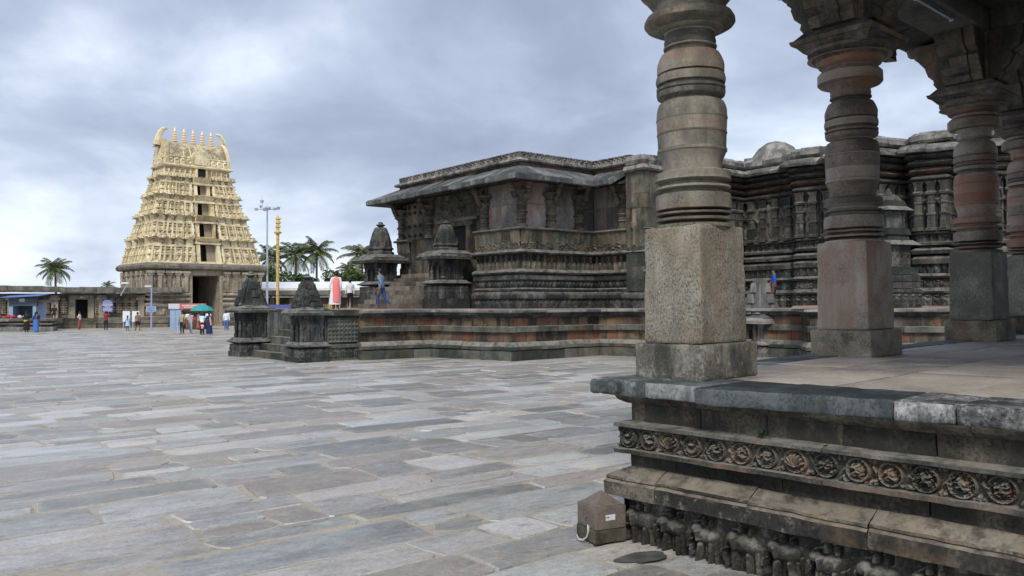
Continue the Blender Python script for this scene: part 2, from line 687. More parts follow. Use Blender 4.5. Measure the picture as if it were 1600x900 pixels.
def stone(name, dark, mid, light, red=0.0, redcol=(0.20, 0.085, 0.05), streak=0.4, scale=1.0, rough=0.85, bump=0.5,
          bdist=0.02, vary=0.35, lichen=0.0, lichcol=(0.40, 0.40, 0.36), soot_shade=0.0, bands=0.0, pits=0.0, spec=0.3, ochre=0.0,
          fine=18.0, pithi=0.52, toplight_dust=0.0, toplight_dustcol=(0.34, 0.325, 0.29)):
    m, t, b = new_mat(name)
    rnd, pos = rnd_node(t)
    off = t.new('ShaderNodeVectorMath', dict(operation='SCALE'), i0=t.new('ShaderNodeCombineXYZ', i0=rnd, i1=rnd, i2=rnd).outputs[0], i3=vary * 14.0)
    p = t.new('ShaderNodeVectorMath', dict(operation='ADD'), i0=pos, i1=off.outputs[0]).outputs[0]
    n1 = t.noise(p, 1.3 * scale, 6.0, 0.6)
    mp = t.new('ShaderNodeMapping', i0=pos)
    mp.inputs['Scale'].default_value = (4.0 * scale, 4.0 * scale, 0.45 * scale)
    n2 = t.noise(mp.outputs[0], 1.0, 4.0, 0.6)
    n3 = t.noise(p, fine, 5.0, 0.65)
    f = t.math('ADD', t.math('MULTIPLY', n1, 1.0 - streak), t.math('MULTIPLY', n2, streak))
    f = t.math('ADD', f, t.math('MULTIPLY', t.math('SUBTRACT', rnd, 0.5), vary * 0.5))
    f = t.math('ADD', f, t.math('MULTIPLY', t.math('SUBTRACT', n3, 0.5), 0.75))
    col = t.ramp(f, [(0.30, dark), (0.5, mid), (0.70, light)])
    if ochre:
        fo = t.step(t.noise(p, 0.9 * scale, 4.0, 0.6), 0.48, 0.66)
        col = t.mix(t.math('MULTIPLY', fo, ochre), col, (0.30, 0.21, 0.12))
    if red:
        q = t.new('ShaderNodeVectorMath', dict(operation='MULTIPLY'), i0=p, i1=(1.0, 1.0, 0.5)).outputs[0]
        fr = t.step(t.math('ADD', t.noise(q, 1.1 * scale, 4.0, 0.55), t.math('MULTIPLY', t.math('SUBTRACT', rnd, 0.5), 0.25)), 0.50, 0.62)
        fr = t.math('MULTIPLY', fr, t.step(n2, 0.30, 0.62))
        col = t.mix(t.math('MULTIPLY', fr, red), col, redcol)
    if bands:
        mb_ = t.new('ShaderNodeMapping', i0=pos)
        mb_.inputs['Scale'].default_value = (0.25, 0.25, 5.0)
        nb = t.noise(mb_.outputs[0], 1.0, 3.0, 0.6)
        nb2 = t.noise(pos, 1.1, 3.0, 0.5)
        fb = t.math('MULTIPLY', t.step(nb, 0.48, 0.60), t.step(nb2, 0.38, 0.60))
        col = t.mix(t.math('MULTIPLY', fb, bands), col, (0.30, 0.135, 0.08))
        fb2 = t.step(nb, 0.46, 0.34)
        col = t.mix(t.math('MULTIPLY', fb2, bands * 0.6), col, (0.15, 0.16, 0.13))
    if lichen:
        fl = t.step(t.math('ADD', t.noise(p, 5.0 * scale, 6.0, 0.7), t.math('MULTIPLY', t.math('SUBTRACT', n1, 0.5), 0.6)), 0.56, 0.66)
        col = t.mix(t.math('MULTIPLY', fl, lichen), col, lichcol)
    if soot_shade:  # sooty stains; on the recess stones they also paint in shade
        mp2 = t.new('ShaderNodeMapping', i0=pos)
        mp2.inputs['Scale'].default_value = (2.2, 2.2, 0.8)
        fs = t.step(t.math('ADD', t.noise(mp2.outputs[0], 1.0 * scale, 6.0, 0.65), t.math('MULTIPLY', t.math('SUBTRACT', n3, 0.5), 0.6)), 0.48, 0.58)
        col = t.mix(t.math('MULTIPLY', fs, soot_shade), col, (0.022, 0.023, 0.021))
    if toplight_dust:                              # sky light put into the colour of upward faces, with dusty lichen
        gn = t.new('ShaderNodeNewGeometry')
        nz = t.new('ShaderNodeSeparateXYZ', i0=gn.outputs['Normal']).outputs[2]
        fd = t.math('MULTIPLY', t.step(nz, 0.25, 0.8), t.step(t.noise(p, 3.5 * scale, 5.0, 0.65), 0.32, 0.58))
        col = t.mix(t.math('MULTIPLY', fd, toplight_dust), col, toplight_dustcol)
    hgt = t.math('ADD', t.math('MULTIPLY', n1, 0.8), t.math('MULTIPLY', n3, 0.6))
    if pits:
        w = t.noise(t.new('ShaderNodeVectorMath', dict(operation='MULTIPLY'), i0=pos, i1=(1.3, 1.3, 0.8)).outputs[0], 62.0, 3.0, 0.6, 0.8)
        fp = t.math('MULTIPLY', t.step(w, pithi, pithi - 0.12), t.step(t.noise(pos, 3.2, 4.0, 0.6), 0.36, 0.60))
        col = t.mix(t.math('MULTIPLY', fp, pits), col, (0.035, 0.035, 0.03))
        hgt = t.math('SUBTRACT', hgt, t.math('MULTIPLY', fp, 1.2 * pits))
    bp = t.new('ShaderNodeBump', i0=bump, i1=bdist, Height=hgt)
    t.put(b.inputs['Base Color'], col)
    t.put(b.inputs['Roughness'], rough)
    t.put(b.inputs['Specular IOR Level'], spec)
    t.put(b.inputs['Normal'], bp.outputs[0])
    return m


def plain(name, col, rough=0.6, metal=0.0, var=0.15, scale=6.0, spec=0.4, emit=None):
    m, t, b = new_mat(name)
    rnd, pos = rnd_node(t)
    n = t.noise(pos, scale, 4.0, 0.6)
    f = t.math('ADD', t.math('MULTIPLY', t.math('SUBTRACT', n, 0.5), var * 2.4), 1.0)
    hs = t.new('ShaderNodeHueSaturation', Color=(*col, 1.0), Value=f)
    t.put(b.inputs['Base Color'], hs.outputs[0])
    t.put(b.inputs['Roughness'], rough)
    t.put(b.inputs['Metallic'], metal)
    t.put(b.inputs['Specular IOR Level'], spec)
    if emit:
        t.put(b.inputs['Emission Color'], (*col, 1.0))
        t.put(b.inputs['Emission Strength'], emit)
    return m


PAVE_YAW = 39.0


def paver_mat():
    m, t, b = new_mat('paving_slate')
    rnd, pos = rnd_node(t)
    rot = t.new('ShaderNodeMapping', i0=pos)
    rot.inputs['Rotation'].default_value = (0, 0, R(-PAVE_YAW))
    off = t.new('ShaderNodeCombineXYZ', i0=t.math('MULTIPLY', rnd, 37.0), i1=t.math('MULTIPLY', rnd, 91.0), i2=0.0)
    p = t.new('ShaderNodeVectorMath', dict(operation='ADD'), i0=rot.outputs[0], i1=off.outputs[0]).outputs[0]
    st = t.new('ShaderNodeVectorMath', dict(operation='MULTIPLY'), i0=p, i1=(0.8, 1.9, 1.0)).outputs[0]
    n1 = t.noise(st, 1.6, 8.0, 0.72, 0.35)
    n2 = t.noise(st, 7.0, 7.0, 0.75, 0.2)
    n3 = t.noise(p, 26.0, 4.0, 0.65)
    r2 = t.math('FRACT', t.math('MULTIPLY', rnd, 7.31))
    f = t.math('ADD', t.math('MULTIPLY', n1, 0.75), t.math('MULTIPLY', n2, 0.35))
    f = t.math('ADD', f, t.math('MULTIPLY', t.math('SUBTRACT', r2, 0.5), 0.48))
    f = t.math('SUBTRACT', f, 0.05)
    col = t.ramp(f, [(0.20, (0.17, 0.172, 0.16)), (0.36, (0.28, 0.28, 0.27)), (0.52, (0.42, 0.42, 0.41)), (0.72, (0.58, 0.575, 0.565))])
    hue = t.ramp(t.math('FRACT', t.math('MULTIPLY', rnd, 17.9)), [(0.0, (0.29, 0.315, 0.335)), (0.3, (0.31, 0.325, 0.30)), (0.5, (0.37, 0.365, 0.355)), (0.72, (0.375, 0.345, 0.33)), (0.9, (0.40, 0.36, 0.31)), (1.0, (0.29, 0.305, 0.315))])
    col = t.mix(0.55, col, t.new('ShaderNodeMix', dict(data_type='RGBA', blend_type='COLOR'), i0=1.0, i6=col, i7=hue).outputs[2])
    warm = t.step(t.math('FRACT', t.math('MULTIPLY', rnd, 13.7)), 0.66, 0.9)
    col = t.mix(t.math('MULTIPLY', warm, 0.75), col, t.mix(0.6, col, (0.33, 0.265, 0.215)))
    green = t.step(t.math('FRACT', t.math('MULTIPLY', rnd, 29.3)), 0.88, 0.93)
    col = t.mix(t.math('MULTIPLY', green, 0.72), col, t.mix(0.25, (0.125, 0.135, 0.118), col))
    # sand left in the hollows of the slabs and pale scuffs
    sand = t.step(t.noise(pos, 1.1, 7.0, 0.72), 0.50, 0.66)
    col = t.mix(t.math('MULTIPLY', sand, 0.40), col, (0.43, 0.375, 0.31))
    n4 = t.noise(p, 9.0, 6.0, 0.75, 0.6)
    col = t.mix(t.math('MULTIPLY', t.step(n4, 0.46, 0.32), 0.45), col, (0.13, 0.135, 0.13))
    col = t.mix(t.math('MULTIPLY', t.step(n4, 0.56, 0.70), 0.45), col, (0.50, 0.51, 0.52))
    scuff = t.step(t.noise(st, 3.2, 6.0, 0.75, 1.2), 0.60, 0.72)
    col = t.mix(t.math('MULTIPLY', scuff, 0.5), col, (0.52, 0.54, 0.57))
    dark = t.step(t.noise(st, 2.6, 7.0, 0.75, 0.4), 0.42, 0.33)
    col = t.mix(t.math('MULTIPLY', dark, 0.7), col, (0.10, 0.105, 0.105))
    h = t.math('ADD', t.math('MULTIPLY', n2, 0.9), t.math('MULTIPLY', n3, 0.35))
    h = t.math('ADD', h, t.math('MULTIPLY', n1, 0.8))
    rim = t.new('ShaderNodeAttribute', dict(attribute_name='rim')).outputs['Fac']
    ns = t.noise(pos, 4.5, 6.0, 0.7)
    swept = t.step(t.math('ADD', rim, t.math('MULTIPLY', t.math('SUBTRACT', ns, 0.5), 1.7)), 0.82, 1.25)
    col = t.mix(t.math('MULTIPLY', swept, 0.7), col, (0.42, 0.37, 0.305))
    grain = t.noise(p, 55.0, 4.0, 0.7)
    gv = t.math('ADD', 0.30, t.math('ADD', t.math('MULTIPLY', n3, 0.75), t.math('MULTIPLY', grain, 0.68)))
    col = t.new('ShaderNodeHueSaturation', Color=col, Value=gv).outputs[0]
    h = t.math('ADD', h, t.math('MULTIPLY', grain, 0.2))
    bp = t.new('ShaderNodeBump', i0=0.7, i1=0.03, Height=h)
    rg = t.math('ADD', 0.13, t.math('MULTIPLY', n2, 0.44))
    t.put(b.inputs['Base Color'], col)
    t.put(b.inputs['Roughness'], rg)
    t.put(b.inputs['Specular IOR Level'], 0.62)
    t.put(b.inputs['Normal'], bp.outputs[0])
    return m


def ground_mat():
    m, t, b = new_mat('sandy_mortar')
    rnd, pos = rnd_node(t)
    n1 = t.noise(pos, 0.7, 6.0, 0.6)
    n2 = t.noise(pos, 12.0, 5.0, 0.65)
    f = t.math('ADD', t.math('MULTIPLY', n1, 0.6), t.math('MULTIPLY', n2, 0.4))
    col = t.ramp(f, [(0.30, (0.18, 0.162, 0.135)), (0.48, (0.36, 0.33, 0.28)), (0.7, (0.47, 0.44, 0.39))])
    bp = t.new('ShaderNodeBump', i0=0.6, i1=0.015, Height=n2)
    t.put(b.inputs['Base Color'], col)
    t.put(b.inputs['Roughness'], 0.85)
    t.put(b.inputs['Specular IOR Level'], 0.25)
    t.put(b.inputs['Normal'], bp.outputs[0])
    return m


def water_mat():
    m, t, b = new_mat('puddle_water')
    rnd, pos = rnd_node(t)
    n = t.noise(pos, 5.0, 4.0, 0.6)
    col = t.ramp(n, [(0.3, (0.05, 0.052, 0.048)), (0.7, (0.13, 0.13, 0.12))])
    t.put(b.inputs['Base Color'], col)
    t.put(b.inputs['Roughness'], t.math('ADD', 0.28, t.math('MULTIPLY', n, 0.3)))
    t.put(b.inputs['Specular IOR Level'], 0.35)
    return m


def leaf_mat(name, c0, c1, c2):
    m, t, b = new_mat(name)
    rnd, pos = rnd_node(t)
    n = t.noise(pos, 0.8, 3.0, 0.5)
    f = t.math('ADD', t.math('MULTIPLY', rnd, 0.5), t.math('MULTIPLY', n, 0.5))
    col = t.ramp(f, [(0.25, c0), (0.5, c1), (0.78, c2)])
    t.put(b.inputs['Base Color'], col)
    t.put(b.inputs['Roughness'], 0.5)
    t.put(b.inputs['Specular IOR Level'], 0.35)
    return m


M = {}
M['pave'] = paver_mat()
M['ground'] = ground_mat()
M['water'] = water_mat()
# temple: dark soapstone, sooty and streaked
M['temple'] = stone('temple_soapstone', (0.017, 0.019, 0.018), (0.062, 0.066, 0.061), (0.165, 0.165, 0.15), toplight_dust=0.32, red=0.16, streak=0.5,
                    scale=0.9, lichen=0.4, lichcol=(0.28, 0.27, 0.245), soot_shade=0.45, ochre=0.06)
M['temple_dark'] = stone('temple_soapstone_dark', (0.011, 0.013, 0.013), (0.040, 0.046, 0.045), (0.155, 0.168, 0.164), toplight_dust=0.5, red=0.12, streak=0.4,
                         scale=1.0, lichen=0.3, lichcol=(0.2, 0.205, 0.195), soot_shade=0.5)
M['temple_red'] = stone('temple_soapstone_red', (0.02, 0.02, 0.017), (0.078, 0.068, 0.052), (0.175, 0.15, 0.115), red=0.85,
                        redcol=(0.225, 0.075, 0.045), streak=0.55, scale=1.0, soot_shade=0.35, ochre=0.6, vary=0.6)
M['temple_belt'] = stone('temple_belt_stone', (0.03, 0.035, 0.031), (0.082, 0.092, 0.083), (0.165, 0.175, 0.155), toplight_dust=0.6, red=0.1, streak=0.35,
                         scale=1.0, soot_shade=0.3, ochre=0.3, vary=0.6)
M['temple_wall'] = stone('temple_screen_wall', (0.12, 0.115, 0.105), (0.30, 0.29, 0.265), (0.48, 0.465, 0.435), red=0.9,
                         redcol=(0.33, 0.14, 0.10), streak=0.35, scale=0.6, soot_shade=0.2, vary=0.7)
M['temple_carved'] = stone('temple_carved_wall', (0.027, 0.029, 0.024), (0.092, 0.094, 0.076), (0.225, 0.22, 0.178), toplight_dust=0.45, red=0.2, streak=0.4,
                           scale=1.2, soot_shade=0.3, ochre=0.4)
M['eave'] = stone('eave_slab_stone', (0.05, 0.054, 0.055), (0.115, 0.12, 0.12), (0.215, 0.22, 0.22), streak=0.15, scale=0.9, soot_shade=0.45,
                  lichen=0.4, lichcol=(0.42, 0.42, 0.40), vary=0.5)
M['roofcap'] = stone('roof_parapet_stone', (0.07, 0.07, 0.066), (0.19, 0.185, 0.17), (0.36, 0.35, 0.32), streak=0.2, scale=1.2, soot_shade=0.5,
                     lichen=0.5, lichcol=(0.42, 0.40, 0.36), vary=0.5)
M['cap'] = stone('platform_coping', (0.09, 0.095, 0.095), (0.20, 0.20, 0.195), (0.36, 0.345, 0.325), streak=0.15, scale=1.0, soot_shade=0.4,
                 red=0.25, redcol=(0.34, 0.2, 0.16), vary=0.6)
M['plat_floor'] = stone('platform_paving', (0.22, 0.17, 0.14), (0.36, 0.27, 0.225), (0.46, 0.38, 0.33), streak=0.0, scale=0.8, vary=0.6)
# near hall
M['slab'] = stone('hall_slab_stone', (0.05, 0.06, 0.06), (0.145, 0.165, 0.165), (0.30, 0.32, 0.31), streak=0.25, scale=1.6, soot_shade=0.6,
                  lichen=0.35, lichcol=(0.40, 0.42, 0.41), vary=0.7, bump=0.7, bdist=0.012, pits=0.25, fine=30, pithi=0.42)
M['floor'] = stone('hall_floor_stone', (0.19, 0.185, 0.178), (0.34, 0.305, 0.265), (0.45, 0.405, 0.355), streak=0.0, scale=1.2, vary=0.8,
                   ochre=0.35, bump=0.5, bdist=0.01, fine=26, rough=0.62, spec=0.4)
M['base'] = stone('pillar_base_stone', (0.03, 0.03, 0.027), (0.115, 0.112, 0.098), (0.29, 0.275, 0.235), streak=0.3, scale=1.8, soot_shade=0.65,
                  lichen=0.45, lichcol=(0.42, 0.41, 0.37), bump=0.8, bdist=0.012, pits=0.5, fine=40, pithi=0.44, ochre=0.25)
M['plinth'] = stone('pillar_plinth_stone', (0.075, 0.075, 0.062), (0.195, 0.188, 0.152), (0.37, 0.35, 0.29), streak=0.35, scale=1.5, red=0.22,
                    bump=1.0, bdist=0.014, pits=0.55, fine=44, ochre=0.35, soot_shade=0.12, vary=0.8, pithi=0.45)
M['shaft'] = stone('lathe_turned_stone', (0.085, 0.087, 0.074), (0.185, 0.175, 0.143), (0.30, 0.272, 0.222), streak=0.25, scale=2.2, bands=0.34,
                   bump=0.45, bdist=0.007, fine=40, rough=0.75, soot_shade=0.32, lichen=0.3, lichcol=(0.30, 0.29, 0.25), vary=0.8)
M['shaft_red'] = stone('lathe_turned_stone_red', (0.09, 0.08, 0.068), (0.195, 0.165, 0.135), (0.33, 0.295, 0.25), streak=0.2, scale=1.8, bands=0.68,
                   bump=0.35, bdist=0.006, fine=40, rough=0.7, soot_shade=0.15, vary=0.8)
M['plinth_pink'] = stone('pillar_plinth_pink', (0.16, 0.135, 0.105), (0.32, 0.265, 0.21), (0.46, 0.415, 0.35), streak=0.05, scale=1.8, red=0.6,
                    redcol=(0.35, 0.215, 0.155), bump=0.6, bdist=0.01, pits=0.12, fine=36, ochre=0.3, vary=0.8, pithi=0.40)
M['plinth_grey'] = stone('pillar_plinth_grey', (0.14, 0.135, 0.11), (0.27, 0.255, 0.215), (0.38, 0.36, 0.30), streak=0.2, scale=1.5, red=0.2,
                    bump=0.9, bdist=0.014, pits=0.3, fine=36, vary=0.8, pithi=0.44)
M['base_tan'] = stone('pillar_base_tan', (0.08, 0.07, 0.05), (0.23, 0.205, 0.16), (0.40, 0.365, 0.29), streak=0.1, scale=2.5, lichen=0.3,
                    bump=0.8, bdist=0.012, pits=0.4, fine=60, pithi=0.44, ochre=0.5, vary=0.5)
M['slab_dark'] = stone('hall_slab_dark', (0.016, 0.022, 0.025), (0.042, 0.055, 0.06), (0.115, 0.135, 0.142), streak=0.15, scale=2.0, soot_shade=0.55,
                  vary=0.7, bump=0.8, bdist=0.012, pits=0.3, fine=34, pithi=0.44)
M['slab_pale'] = stone('hall_slab_mottled', (0.04, 0.042, 0.042), (0.20, 0.205, 0.205), (0.46, 0.47, 0.47), streak=0.1, scale=3.0, soot_shade=0.75, lichen=0.6,
                  lichcol=(0.52, 0.53, 0.53), vary=0.7, bump=0.8, bdist=0.012, pits=0.4, fine=34, pithi=0.44)
M['capital'] = stone('capital_stone', (0.04, 0.042, 0.04), (0.115, 0.11, 0.095), (0.23, 0.21, 0.175), streak=0.3, scale=1.3, red=0.35,
                     soot_shade=0.4, bump=0.6, bdist=0.015)
M['beam'] = stone('ceiling_stone', (0.03, 0.032, 0.03), (0.075, 0.078, 0.07), (0.15, 0.15, 0.135), streak=0.1, scale=0.8, soot_shade=0.4, bump=0.5)
M['recess'] = stone('hall_recess_shaded_stone', (0.010, 0.0095, 0.008), (0.036, 0.033, 0.026), (0.125, 0.112, 0.088), streak=0.25, scale=1.5, soot_shade=0.8,
                    bump=0.7, bdist=0.012, fine=30, vary=0.6)  # near-black tone is overhang shade put into the stone colour
M['ledge'] = stone('hall_ledge_stone', (0.018, 0.018, 0.017), (0.055, 0.052, 0.045), (0.19, 0.17, 0.135), toplight_dust=0.6, toplight_dustcol=(0.27, 0.235, 0.185), streak=0.1, scale=1.8, soot_shade=0.6,
                   lichen=0.4, lichcol=(0.36, 0.32, 0.26), bump=0.7, bdist=0.012, fine=30, ochre=0.4, vary=0.5)
M['scroll'] = stone('scroll_band_stone', (0.025, 0.027, 0.022), (0.085, 0.088, 0.073), (0.21, 0.208, 0.178), toplight_dust=0.4, streak=0.2, scale=2.0, soot_shade=0.35,
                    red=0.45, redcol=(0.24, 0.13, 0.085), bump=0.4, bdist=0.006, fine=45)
M['frieze'] = stone('elephant_frieze_stone', (0.012, 0.012, 0.011), (0.036, 0.034, 0.029), (0.10, 0.094, 0.08), toplight_dust=0.3, streak=0.2, scale=2.4, soot_shade=0.3,
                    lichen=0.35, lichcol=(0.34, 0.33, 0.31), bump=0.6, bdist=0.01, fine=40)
M['bollard'] = stone('brown_stone_casing', (0.10, 0.085, 0.07), (0.16, 0.13, 0.108), (0.22, 0.185, 0.155), streak=0.2, scale=1.6, bump=0.25,
                     bdist=0.004, fine=40, rough=0.55, vary=0.0)
M['bollard_base'] = stone('brown_stone_mossy', (0.035, 0.032, 0.022), (0.085, 0.075, 0.055), (0.15, 0.13, 0.10), streak=0.2, scale=3.0,
                          soot_shade=0.4, bump=0.5, bdist=0.008, fine=40)
# gateway tower
M['cream'] = stone('tower_lime_plaster', (0.40, 0.33, 0.19), (0.74, 0.635, 0.41), (0.84, 0.755, 0.54), streak=0.35, scale=0.55, soot_shade=0.16,
                   bump=0.4, bdist=0.05, fine=5.0, vary=0.45)
M['cream_dirt'] = stone('tower_plaster_weathered', (0.25, 0.215, 0.145), (0.64, 0.555, 0.365), (0.82, 0.73, 0.51), streak=0.5, scale=0.6,
                        soot_shade=0.24, bump=0.4, bdist=0.05, fine=5.0, vary=0.5)
M['granite'] = stone('tower_granite', (0.15, 0.128, 0.098), (0.36, 0.315, 0.245), (0.52, 0.46, 0.365), streak=0.45, scale=0.5, soot_shade=0.14,
                     bump=0.4, bdist=0.05, fine=5.0, ochre=0.3)
M['granite_dark'] = stone('cloister_stone', (0.06, 0.056, 0.046), (0.16, 0.148, 0.12), (0.28, 0.26, 0.215), streak=0.45, scale=0.5, soot_shade=0.3,
                          bump=0.4, bdist=0.05, fine=6.0, ochre=0.2)
M['stair'] = stone('worn_stair_stone', (0.05, 0.046, 0.038), (0.13, 0.118, 0.095), (0.24, 0.215, 0.175), streak=0.3, scale=1.0, soot_shade=0.35, vary=0.7, ochre=0.3)
M['brass'] = plain('brass_kalasha', (0.90, 0.72, 0.46), 0.40, 0.15, 0.1)
M['gilt'] = plain('gilded_brass_sheet', (0.70, 0.50, 0.17), 0.42, 0.35, 0.45, 5.0)
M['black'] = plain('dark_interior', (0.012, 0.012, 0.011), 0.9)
M['shutter'] = plain('window_shutter', (0.30, 0.26, 0.19), 0.7)
M['steel'] = plain('galvanised_steel', (0.42, 0.47, 0.54), 0.5, 0.2)
M['white'] = plain('white_sheet', (0.78, 0.80, 0.82), 0.6, 0.0, 0.06)
M['blue'] = plain('blue_paint', (0.075, 0.11, 0.40), 0.55)
M['paleblue'] = plain('pale_blue_paint', (0.30, 0.42, 0.62), 0.6)
M['bluesheet'] = plain('blue_tarpaulin', (0.10, 0.19, 0.48), 0.55)
M['kiosk'] = plain('kiosk_grey_blue', (0.10, 0.14, 0.17), 0.6)
M['teal'] = plain('teal_canvas', (0.03, 0.32, 0.33), 0.7, 0, 0.12)
M['redsign'] = plain('red_banner', (0.62, 0.17, 0.15), 0.6)
M['wood'] = plain('dark_wood', (0.07, 0.045, 0.03), 0.6)
M['redgoods'] = plain('red_goods', (0.45, 0.05, 0.045), 0.5)
M['palm'] = leaf_mat('palm_leaflets', (0.045, 0.07, 0.022), (0.09, 0.125, 0.04), (0.18, 0.185, 0.08))
M['leaf'] = leaf_mat('tree_leaves', (0.025, 0.05, 0.014), (0.055, 0.10, 0.025), (0.11, 0.16, 0.045))
M['weed'] = leaf_mat('weed_leaves', (0.02, 0.05, 0.012), (0.03, 0.08, 0.02), (0.05, 0.12, 0.03))
M['bark'] = plain('palm_bark', (0.13, 0.105, 0.08), 0.85)
M['glass'] = plain('lamp_glass', (0.55, 0.56, 0.55), 0.25)
M['rope'] = plain('white_cable', (0.52, 0.52, 0.48), 0.6)
M['plate'] = plain('white_label', (0.62, 0.64, 0.68), 0.5, 0, 0.03)
M['inkblue'] = plain('ink_dots', (0.02, 0.025, 0.10), 0.6)


# ------------------------------------------------------------------ frames of the place
PIV = Vector((1.08, 7.44, 0.0))
HALL_M = Matrix.Translation(PIV) @ Matrix.Rotation(R(-0.8), 4, 'Y') @ Matrix.Rotation(R(42.0), 4, 'Z')
TEMPLE_O = Vector((-0.033, 30.387, 0.0))
TEMPLE_YAW = R(38.5)


def hall_uv(X, Y):
    c, s = math.cos(R(42)), math.sin(R(42))
    dx, dy = X - PIV.x, Y - PIV.y
    return dx * c + dy * s, -dx * s + dy * c


def temple_uv(X, Y):
    c, s = math.cos(TEMPLE_YAW), math.sin(TEMPLE_YAW)
    dx, dy = X - TEMPLE_O.x, Y - TEMPLE_O.y
    return dx * c + dy * s, -dx * s + dy * c


PLAT = [(-3.5, 17.6), (-3.9, 4.2), (-0.96, 3.98), (0.0, 0.0), (4.9, 0.34), (5.44, -0.95), (4.9, -3.76), (7.25, -3.07), (8.85, -3.7),
        (9.22, -5.91), (7.79, -7.2), (10.1, -9.3), (11.68, -10.81), (14.98, -13.69), (20.0, -17.0)]


def in_poly(x, y, poly):
    r = False
    j = len(poly) - 1
    for i in range(len(poly)):
        xi, yi = poly[i]
        xj, yj = poly[j]
        if (yi > y) != (yj > y) and x < (xj - xi) * (y - yi) / (yj - yi) + xi:
            r = not r
        j = i
    return r


PLATP = PLAT + [(30, -17), (30, 17.6)]

# ------------------------------------------------------------------ ground and paving
mb = MB()
mb.v = [(-1500, -300, 0), (1500, -300, 0), (1500, 2500, 0), (-1500, 2500, 0)]
mb.f = [(0, 1, 2, 3)]
mb.mi = [0]
ground = mb.build('ground', M['ground'], smooth=None, recalc=False, kind='structure')

rngp = random.Random(11)
pc, ps = math.cos(R(PAVE_YAW)), math.sin(R(PAVE_YAW))


def pave_xy(a, b):
    # the courses wander a little, as hand-laid paving does
    q = np.array([[a * .33, b * .33, 1.5], [a * .33, b * .33, 7.5], [a * 1.1, b * 1.1, 3.5]])
    w_ = vnoise(q, 77)
    a2, b2 = a + .16 * float(w_[0]), b + .15 * float(w_[1]) + .035 * float(w_[2])
    return a2 * pc - b2 * ps, a2 * ps + b2 * pc


stones = []
b = -8.0
while b < 72.0:
    w = rngp.choice((0.42, 0.5, 0.55, 0.6, 0.68, 0.78, 0.9))
    a = -62.0 + rngp.uniform(0, 2)
    while a < 62.0:
        l = rngp.uniform(0.75, 2.4) if rngp.random() < 0.75 else rngp.uniform(0.5, 0.9)
        X, Y = pave_xy(a + l / 2, b + w / 2)
        if 4.2 < Y < 65.0 and abs(X) < 0.76 * Y + 2.0:
            hu, hv = hall_uv(X, Y)
            tu, tv = temple_uv(X, Y)
            ok = True
            if not (hu > 0.5 and hv < -0.2) and not (hu > 0.9 and hv < 0.0) and not in_poly(tu - 0.9, tv + 0.5 if tv < 4 else tv, PLATP):
                r_ = rngp.random()
                if w > .56 and r_ < .22:
                    w1 = w * rngp.uniform(.38, .62)
                    stones.append((a, b, l, w1, X, Y))
                    stones.append((a, b + w1, l, w - w1, X, Y))
                else:
                    stones.append((a, b, l, w, X, Y))
        a += l
    b += w


def paver_verts(a, b, l, w, rng, spacing):
    g = rng.uniform(0.007, 0.022)
    x0, x1, y0, y1 = g * 1.2, l - g * 1.2, g, w - g
    if rng.random() < 0.35:
        x1 -= rng.uniform(0.0, 0.05)
    if rng.random() < 0.35:
        y1 -= rng.uniform(0.0, 0.04)
    k = rng.uniform(0.02, 0.07) if rng.random() < .75 else rng.uniform(.07, .16)
    sk = rng.uniform(-0.16, 0.16)
    pts = []
    nx, ny = max(2, round((x1 - x0) / spacing)), max(1, round((y1 - y0) / spacing))
    pts += [(x0 + k + (x1 - x0 - 2 * k) * i / nx, y0) for i in range(nx + 1)]
    pts += [(x1, y0 + k + (y1 - y0 - 2 * k) * i / ny) for i in range(ny + 1)]
    pts += [(x1 - k - (x1 - x0 - 2 * k) * i / nx, y1) for i in range(nx + 1)]
    pts += [(x0, y1 - k - (y1 - y0 - 2 * k) * i / ny) for i in range(ny + 1)]
    j = 0.022
    pts = [(x + rng.uniform(-j, j) + sk * (y - w / 2), y + rng.uniform(-j, j)) for x, y in pts]
    return pts


def edge_attr(o, mbx):
    # 1 on the rim of a stone, 0 in its middle: where sand is swept out of the joints on to the slab
    at = o.data.attributes.new('rim', 'FLOAT', 'POINT')
    at.data.foreach_set('value', mbx.rim)
    return o


def paver_mesh(mbx, a, b, l, w, rng, spacing):
    pts = paver_verts(a, b, l, w, rng, spacing)
    cx, cy = l / 2, w / 2
    z = rng.uniform(0.003, 0.017)
    tx, ty = rng.uniform(-0.004, 0.004), rng.uniform(-0.005, 0.005)
    n = len(pts)
    V, F = [], []
    for x, y in pts:
        X, Y = pave_xy(a + x, b + y)
        V.append((X, Y, -0.004))
    for x, y in pts:
        q = 0.010 / max(0.2, min(l, w))
        xx, yy = x + (cx - x) * q * 1.2, y + (cy - y) * q * 1.6
        X, Y = pave_xy(a + xx, b + yy)
        V.append((X, Y, z + tx * (xx - cx) * 2 + ty * (yy - cy) * 2 + rng.uniform(-0.0015, 0.0015)))
    X, Y = pave_xy(a + cx, b + cy)
    V.append((X, Y, z + 0.001))
    for i in range(n):
        j = (i + 1) % n
        F.append((i, j, n + j, n + i))
        F.append((n + i, n + j, 2 * n))
    mbx.add(V, F)
    if not hasattr(mbx, 'rim'):
        mbx.rim = []
    mbx.rim += [1.0] * (2 * n) + [0.0]


stones.sort(key=lambda s: s[4] ** 2 + s[5] ** 2)
near, far = stones[:298], stones[298:]
for s in near:
    m1 = MB()
    paver_mesh(m1, *s[:4], rngp, 0.34)
    edge_attr(m1.build('paving_stone', M['pave'], ground, smooth=30, recalc=False), m1)
m1 = MB()
for s in far:
    paver_mesh(m1, *s[:4], rngp, 0.8)
edge_attr(m1.build('paving', M['pave'], ground, smooth=30, recalc=False, kind='stuff'), m1)


